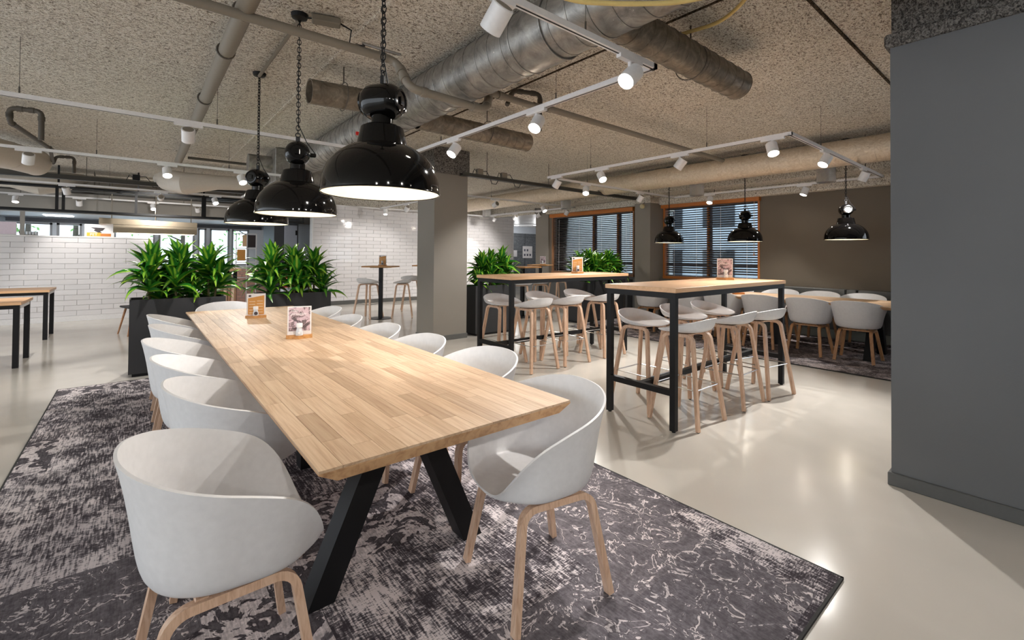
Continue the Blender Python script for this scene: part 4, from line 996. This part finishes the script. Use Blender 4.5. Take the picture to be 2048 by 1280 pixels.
pipe('thin_conduit', 'grey conduit linking the two left ceiling roses', [(.87, 3.44, 2.995), (.86, 4.76, 2.995)], .014, 'grey_pipe', collars=False)
pipe('thin_conduit', 'grey elbowed pipe at the left frame edge', [(-.95, 9.2, 2.80), (-1.12, 7.55, 2.80), (-1.12, 7.5, 2.95), (-.86, 7.45, 2.95), (-.86, 7.45, 2.62)], .026, 'dark_pipe', .06)
pipe('thin_conduit', 'dark elbowed pipe farther back at the left', [(-.95, 9.0, 2.80), (-1.08, 10.6, 2.80), (-1.05, 10.6, 2.92), (-.82, 10.5, 2.92), (-.82, 10.5, 2.66)], .022, 'dark_pipe', .06)
pipe('round_pipe', 'rusty thin pipe above the sagging duct', [(.62, 9.0, 2.88), (3.4, 8.9, 2.88)], .022, 'dark_pipe')
for i, (y, z, r, m_) in enumerate(((12.7, 2.86, .05, 'grey_pipe'), (13.3, 2.90, .04, 'dark_pipe'), (13.75, 2.78, .06, 'white_duct'), (14.35, 2.86, .05, 'grey_pipe'))):
    pipe('round_pipe', ['nearest of the four long pipes over the kitchen', 'second of the four long pipes over the kitchen, dark', 'thick pale pipe over the kitchen', 'farthest long pipe over the kitchen'][i], [(-6, y, z), (8, y, z)], r, m_)
pipe('yellow_hose', 'yellow hose lying across the top of the frame', [(1.75, 1.32, 2.45), (2.2, 1.30, 2.43), (2.7, 1.18, 2.48), (3.0, 1.1, 2.6)], .014, 'yellow_cable', .2, False, None) if False else None
hz = pipe('yellow_hose', 'yellow hose looping over the dark branch duct', [(2.90, 1.82, 2.90), (3.02, 1.72, 2.95), (3.09, 1.50, 2.96), (2.97, 1.28, 2.97), (2.6, 1.0, 2.98)], .013, 'yellow_cable', .12, False)
hz2 = pipe('yellow_hose', 'yellow hose cut by the top frame edge', [(1.40, 1.74, 2.72), (1.66, 1.53, 2.600), (1.87, 1.36, 2.592), (2.05, 1.20, 2.596), (2.3, .95, 2.66), (2.5, .7, 2.8)], .012, 'yellow_cable', .08, False)
# cable trays
def tray(lab, a, b, w=.1, h=.06, mat='tray'):
    t_ = thing('cable_tray', lab, 'cable tray', (a[0], a[1], a[2]), 0, 'dark cable trays'); L = b[0] - a[0]
    MB().b2((0, -w / 2, 0), (L, -w / 2 + .004, h)).b2((0, w / 2 - .004, 0), (L, w / 2, h)).b2((0, -w / 2, 0), (L, w / 2, .004)).build('channel', mat, t_, 0)
    for i in range(int(L / 1.4)):
        x = .5 + i * 1.4; MB().tube([(x, 0, 0), (x, 0, ZC - a[2] - .005)], .005, 6).build('threaded_rod', 'dark_pipe', t_)
    return t_
tray('dark cable tray across the left side above the black frame', (-4, 11.0, 2.6), (2.6, 11.0, 2.6), .12, .075)
tray('dark cable tray from the column towards the window wall', (3.9, 5.98, 2.585), (8.9, 6.0, 2.585), .1, .05)
tray('dark cable tray close before the kitchen fascia', (-4, 14.5, 2.70), (6, 14.5, 2.70), .12, .07)
tray('dark cable tray between the pipes over the kitchen', (-4, 13.15, 2.62), (3.4, 13.15, 2.62), .12, .06)
tray('pale cable tray over the kitchen entrance', (-4, 12.9, 2.66), (3.4, 12.9, 2.66), .3, .05, 'white_duct')
t_ = thing('junction_box', 'grey junction box by the middle pendant ceiling rose', 'junction box', (1.02, 3.33, 3.0), -.3); MB().box((0, 0, 0), (.19, .08, .05), .008).build('box', 'grey_pipe', t_); MB().tube([(.09, 0, 0), (.17, .03, -.02), (.16, .1, -.09), (.26, -.02, -.14)], .006, 6).build('cable', 'black_metal', t_); MB().tube([(-.09, 0, 0), (-.15, .03, .01)], .006, 6).build('cable_tail', 'black_metal', t_)
t_ = thing('detector', 'small red and white clip on the large duct', 'clip', (1.85, 4.9, 2.66), .2); MB().box((0, 0, 0), (.05, .02, .04), .006).build('clip', 'red', t_); MB().box((.03, -.01, -.05), (.03, .02, .05), .004).build('tag', 'white_paint', t_)
for i, (x, y, z, lab) in enumerate(((4.25, 5.98, 2.68, 'junction box on the tray beside the column'), (4.75, 5.98, 2.68, 'junction box with looping cable on the tray'), (-.02, 11.0, 2.74, 'black socket box on the left cable tray'))):
    t_ = thing('junction_box', lab, 'junction box', (x, y, z)); MB().box((0, 0, 0), (.11, .07, .10), .006).build('box', 'grey_pipe' if i < 2 else 'black_metal', t_)
    MB().tube([(.05, 0, .02), (.14, 0, .03), (.2, 0, -.05), (.25, 0, -.16), (.34, 0, -.16), (.4, 0, -.06)], .006, 6).tube([(-.05, 0, 0), (-.1, 0, .04), (-.14, 0, -.06)], .006, 6).build('cable', 'black_metal', t_)
t_ = thing('ceiling_sensor', 'small round sensor on a bracket by the middle column', 'sensor', (8.38, 5.75, 2.42)); MB().lathe([(.0001, -.03), (.04, -.03), (.05, -.01), (.05, .02), (.0001, .02)], 20, axis='X').build('housing', 'brass', t_); MB().tube([(.02, 0, .04), (.1, 0, .1)], .01, 8).build('bracket', 'grey_pipe', t_)

# ------------------------------------------------------------ black hanging frame over the counter
t_ = thing('hanging_frame', 'black steel frame hanging over the tiled counter wall', 'frame', (0, 12.35, 0))
for y in (0, .16): MB().b2((-4, y, 2.59), (3.3, y + .035, 2.63)).build('top_rail', 'black_metal', t_, 0)
MB().b2((-4, 0, 2.12), (3.3, .04, 2.165)).build('bottom_rail', 'black_metal', t_, 0); MB().b2((-4, .16, 2.12), (3.3, .20, 2.165)).build('bottom_rail', 'black_metal', t_, 0)
for x in (-2.6, -1.22, -1.13, -.04, 1.12, 1.16, 2.2, 3.25):
    MB().b2((x, 0, 2.16), (x + .045, .04, 2.595)).build('upright', 'black_metal', t_, 0)
for x in (-2.6, -1.2, 0, 1.15, 2.3): MB().b2((x, .07, 2.61), (x + .03, .1, ZC)).build('hanger_post', 'black_metal', t_, 0)
# extractor hood
t_ = thing('extractor_hood', 'long stainless steel extractor hood in the kitchen', 'hood', (.25, 13.6, 0))
m = MB(); m.add([(-.9, 0, 2.11), (.9, 0, 2.08), (.9, .7, 2.08), (-.9, .7, 2.11), (-.9, 0, 1.98), (.9, 0, 1.96), (.9, .7, 1.96), (-.9, .7, 1.98)], [(0, 1, 2, 3), (7, 6, 5, 4), (0, 4, 5, 1), (1, 5, 6, 2), (2, 6, 7, 3), (3, 7, 4, 0)]); m.build('upper_panel', 'steel', t_, 0)
MB().b2((-.66, .03, 1.79), (.9, .66, 1.97)).build('lower_panel', 'steel', t_, 0)
MB().b2((-.6, .1, 1.785), (.85, .6, 1.79)).build('filter_light', 'bulb', t_, 0)
for x in (-.7, .1, .8): MB().tube([(x, .35, 2.1), (x, .35, ZC)], .01, 8).build('hanger_rod', 'grey_pipe', t_)
# menu glass, sign, rack
t_ = thing('menu_board', 'pale pink sheet standing on the tiled counter wall', 'board', (-1.74, 12.35, 1.65)); MB().b2((-.19, 0, 0), (.0, .01, .24)).b2((0, 0, 0), (.02, .01, .24)).build('sheet', plain('pink_sheet', (226, 210, 222), .4), t_, 0); MB().b2((-.2, -.01, -.0), (.02, .02, .012)).build('foot', 'white_paint', t_, 0)
t_ = thing('glass_rack', 'small basket of glasses on the counter wall', 'basket', (-1.52, 12.36, 1.65)); 
for k in range(4): MB().lathe([(.02, 0), (.022, .07)], 12, (-.06 + k * .04, 0, 0)).build('glass', 'lens', t_)
MB().b2((-.09, -.03, 0), (.08, .03, .01)).build('base', 'grey_pipe', t_)
t_ = thing('wall_sign', 'white board with yellow lettered band in the kitchen', 'sign', (-.93, 15.0, 1.6))
MB().b2((-.04, 0, 0), (.50, .02, .42)).build('board', 'white_paint', t_, 0)
MB().b2((.0, -.006, .13), (.25, 0, .22)).build('yellow_band', 'yellow_print', t_, 0); MB().b2((.25, -.005, .13), (.44, 0, .20)).build('brown_band', 'orange_wood', t_, 0)
m = MB(); m.add([(.05, -.004, .345), (.33, -.004, .335), (.29, -.004, .27), (.24, -.004, .25), (.28, -.004, .21), (.2, -.004, .22), (.12, -.004, .27), (.15, -.004, .30)], [(7, 6, 5, 4, 3, 2, 1, 0)]); m.build('dark_motif', 'dark_print', t_, 0)
text(t_, ['PET'], (.055, -.008, .142), .085, 'white_paint', 0)
t_ = thing('post', 'pale square post behind the counter wall', 'post', (-1.95, 14.6, 0)); MB().b2((-.035, 0, 0), (.035, .07, 2.25)).build('shaft', 'fascia', t_, 0)
t_ = thing('kitchen_cabinet', 'dark tall kitchen cabinet at the left frame edge', 'cabinet', (-2.7, 15.2, 0)); MB().b2((-.9, 0, 0), (.32, .6, 2.15), .01).build('body', 'kitchen_dark', t_, 0); MB().b2((-.3, -.02, .1), (.3, 0, 2.05), .005).build('door', 'kitchen_dark', t_, 0)
t_ = thing('ceiling_panel_light', 'square light panel in the kitchen ceiling', 'light', (-1.5, 15.9, 2.245)); MB().b2((-.25, -.25, -.01), (.25, .25, 0)).build('diffuser', 'downlight', t_, 0)
t_ = thing('poster_rack', 'white rack of posters behind the planters', 'rack', (1.98, 13.6, 0))
for x in (0, .24, .46): MB().b2((x, 0, 0), (x + .02, .02, 1.86)).build('post', 'white_paint', t_, 0)
for z in (1.84, 1.46, 1.1, .7): MB().b2((0, 0, z), (.48, .02, z + .02)).build('crossbar', 'white_paint', t_, 0)
MB().b2((.27, -.005, 1.50), (.45, .005, 1.82)).build('poster', 'dark_print', t_, 0); MB().b2((.15, -.005, 1.52), (.24, .005, 1.82)).build('poster', 'pale_ink', t_, 0); MB().b2((.03, -.005, 1.15), (.22, .005, 1.44)).build('poster', 'orange_print', t_, 0)
t_ = thing('brick_counter', 'red brick patterned counter front seen through the planter gap', 'counter', (1.75, 13.9, 0))
MB().b2((0, 0, 0), (1.0, .5, .98)).build('body', 'grout', t_, 0)
bme = None
for r in range(13):
    for k in range(5):
        q = MB().box((0, 0, 0), (.19, .02, .062), .003).build('brick', plain('pale_red_brick', (206, 164, 150), .8), t_) if bme is None else link('brick', bme, t_)
        bme = q.data; q.location = (.1 + k * .2 - (.05 if r % 2 else 0) + .02, -.01, .05 + r * .07)
t_ = thing('kitchen_counter', 'light wood kitchen worktop behind the planters', 'counter', (.3, 14.2, 0)); MB().b2((0, 0, .9), (1.4, .6, .94)).build('worktop', 'bar_top', t_, 0); MB().b2((.02, .02, 0), (1.38, .58, .9)).build('body', 'white_paint', t_, 0)
t_ = thing('red_parcel', 'red and white striped parcel seen through the dracaena leaves', 'parcel', (2.72, 11.2, 0))
MB().b2((-.14, -.1, .55), (.14, .1, .95), .02).build('box', 'white_paint', t_)
for k in range(4): MB().b2((-.145, -.105, .58 + k * .1), (.145, .105, .62 + k * .1)).build('stripe', 'red', t_)
MB().b2((-.18, -.14, 0), (.18, .14, .55)).build('stand', 'kitchen_light', t_)
# papers on the stone wall
for i, (x, z, w, h, lab) in enumerate(((13.0, 1.28, .21, .3, 'left white paper notice on the stone wall'), (13.3, 1.28, .21, .3, 'right white paper notice on the stone wall'), (13.85, 1.22, .6, .56, 'white information board on the stone wall'))):
    q = thing('notice', lab, 'notice', (x, 15.98, z), 0, 'notices on the stone wall'); MB().b2((0, -.008, 0), (w, 0, h)).build('sheet', 'white_card', q, 0)
    if i == 2:
        for k in range(5): MB().b2((.08 + (k % 3) * .17, -.012, .1 + (k // 3) * .22), (.17 + (k % 3) * .17, -.008, .2 + (k // 3) * .22)).build('printed_mark', 'mullion', q, 0)
